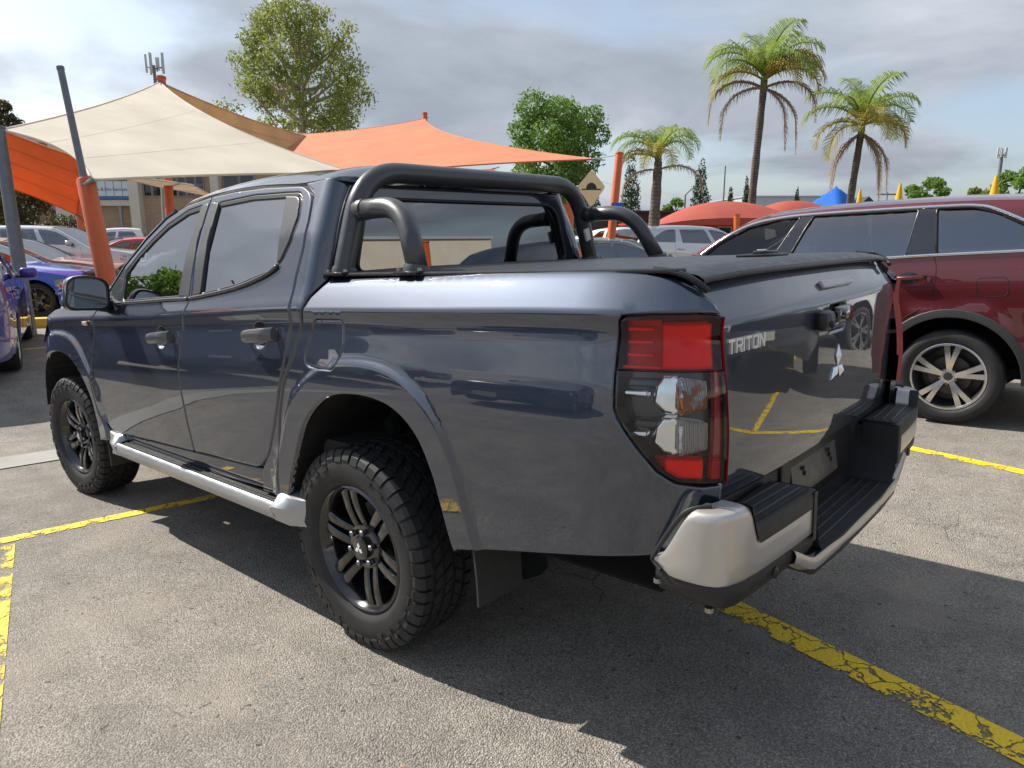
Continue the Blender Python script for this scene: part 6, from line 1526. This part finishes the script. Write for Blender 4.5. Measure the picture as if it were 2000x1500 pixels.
hp = [(-.19, -.03), (.19, -.03), (.19, -.005), (.105, -.005)]+[(.105*math.cos(a), -.005+.115*math.sin(a)) for a in lin(0, math.pi, 14)]+[(-.19, -.005)]
MB().prism([(a, b-.03) for a, b in hp], .0065, .008, lambda a, b, d: Vector((a, -d, q.z+b))).out('hump_symbol', M['signblk'], sg_, smooth=False, auto=None, fix=True)
q2 = at(1206, 407, 15.7); sb2 = empty('blue_sign', (q2.x, q2.y, 0), vr); tag(sb2, 'small blue and white sign on the slender orange post', 'sign')
MB().box((0, 0, q2.z-.05), (.27, .008, .34)).out('sign_plate', M['signblue'], sb2, smooth=False, auto=None)
MB().box((.0, -.006, q2.z-.07), (.19, .005, .22)).out('symbol_field', M['signwhite'], sb2, smooth=False, auto=None)
# ---- masts and poles
def mast(label, px, y0, depth, panels, r):
    q = at(px, 458, depth); z = CAM.z+(458-y0)*depth/FPX; root = empty('telecom_mast', (q.x, q.y, 0), vr); tag(root, label, 'mast')
    MB().tube([(0, 0, 0), (0, 0, z)], [r*1.6, r], 10).out('pole', M['galv'], root)
    for (dx, dy, h, w) in panels:
        MB().rbox((dx, dy, z+h*.1), (w, w*.5, h), w*.15).out('antenna', M['antenna'], root)
        MB().tube([(0, 0, z-.3), (dx, dy, z-.1)], r*.35, 5).out('bracket', M['galv'], root)
    return root
M['antenna'] = wear('antenna_grey', (.42, .44, .45), .5, .08, 4)
mast('grey telecom antennas poking up behind the cream sail peak', 332, 150, 60, [(-.6, 0, 1.4, .16), (-.35, .2, 1.7, .16), (-.15, -.1, 1.5, .18), (.15, .2, 1.1, .14), (.4, 0, 1.0, .14), (.75, .0, 1.6, .2), (.55, .3, .9, .14)], .12)
mast('slim dark mast with a cluster of antennas at the right edge', 1936, 308, 110, [(-.6, 0, 1.5, .3), (0, .4, 1.6, .3), (.6, 0, 1.5, .3), (.3, -.4, 1.5, .3), (-.3, -.4, 1.2, .3)], .22)
for (px, y0, d, lb) in ((1409, 330, 70, 'thin distant light pole left of the tallest palm'), (1335, 384, 60, 'distant street lamp left of the dark cypress'), (1725, 378, 90, 'distant wooden power pole above the red car roof')):
    q = at(px, 458, d); z = CAM.z+(458-y0)*d/FPX; root = empty('street_pole', (q.x, q.y, 0), vr); tag(root, lb, 'pole')
    MB().tube([(0, 0, 0), (0, 0, z)], [.10, .06], 8).out('shaft', M['galv'], root)
    if 'lamp' in lb: MB().tube([(0, 0, z), (.5, 0, z+.5), (1.1, 0, z+.6)], .05, 6).out('arm', M['galv'], root)
    if 'wooden' in lb: MB().box((0, 0, z-.3), (2.6, .15, .15)).out('crossarm', M['bark_d'], root, smooth=False, auto=None)
# ---- showroom behind the photographer, mirrored in glass and paint
sh = empty('showroom', (-16, -26, 0), 0); tag(sh, 'white fascia showroom mirrored in the rear window', 'building')
bx('wall', 0, 44, 0, 3.0, -6, -.5, M['darkclad'], sh); bx('fascia', -.5, 44.5, 3.0, 4.6, -6.2, .2, M['render'], sh); bx('roof', -.6, 44.6, 4.6, 4.75, -6.3, .3, M['tin'], sh)
for i in range(11): w = bx('window', .6+4*i, 4.0+4*i, .3, 2.8, -.5, -.42, M['frame_w'], sh); bx('pane', .7+4*i, 3.9+4*i, .4, 2.7, -.42, -.40, M['win_dark'], w)
for (x, y, lb) in ((3.2, -10.2, 'orange post mirrored in the tailgate'), (8.5, -9.5, 'orange post mirrored in the rear window')): post('shade_post', lb, (x, y, 1), (x, y, 2.6), .14, .13, M['orange'])
# ---- badge details on cars
sb_ = empty('star', parent=None) if 0 else None
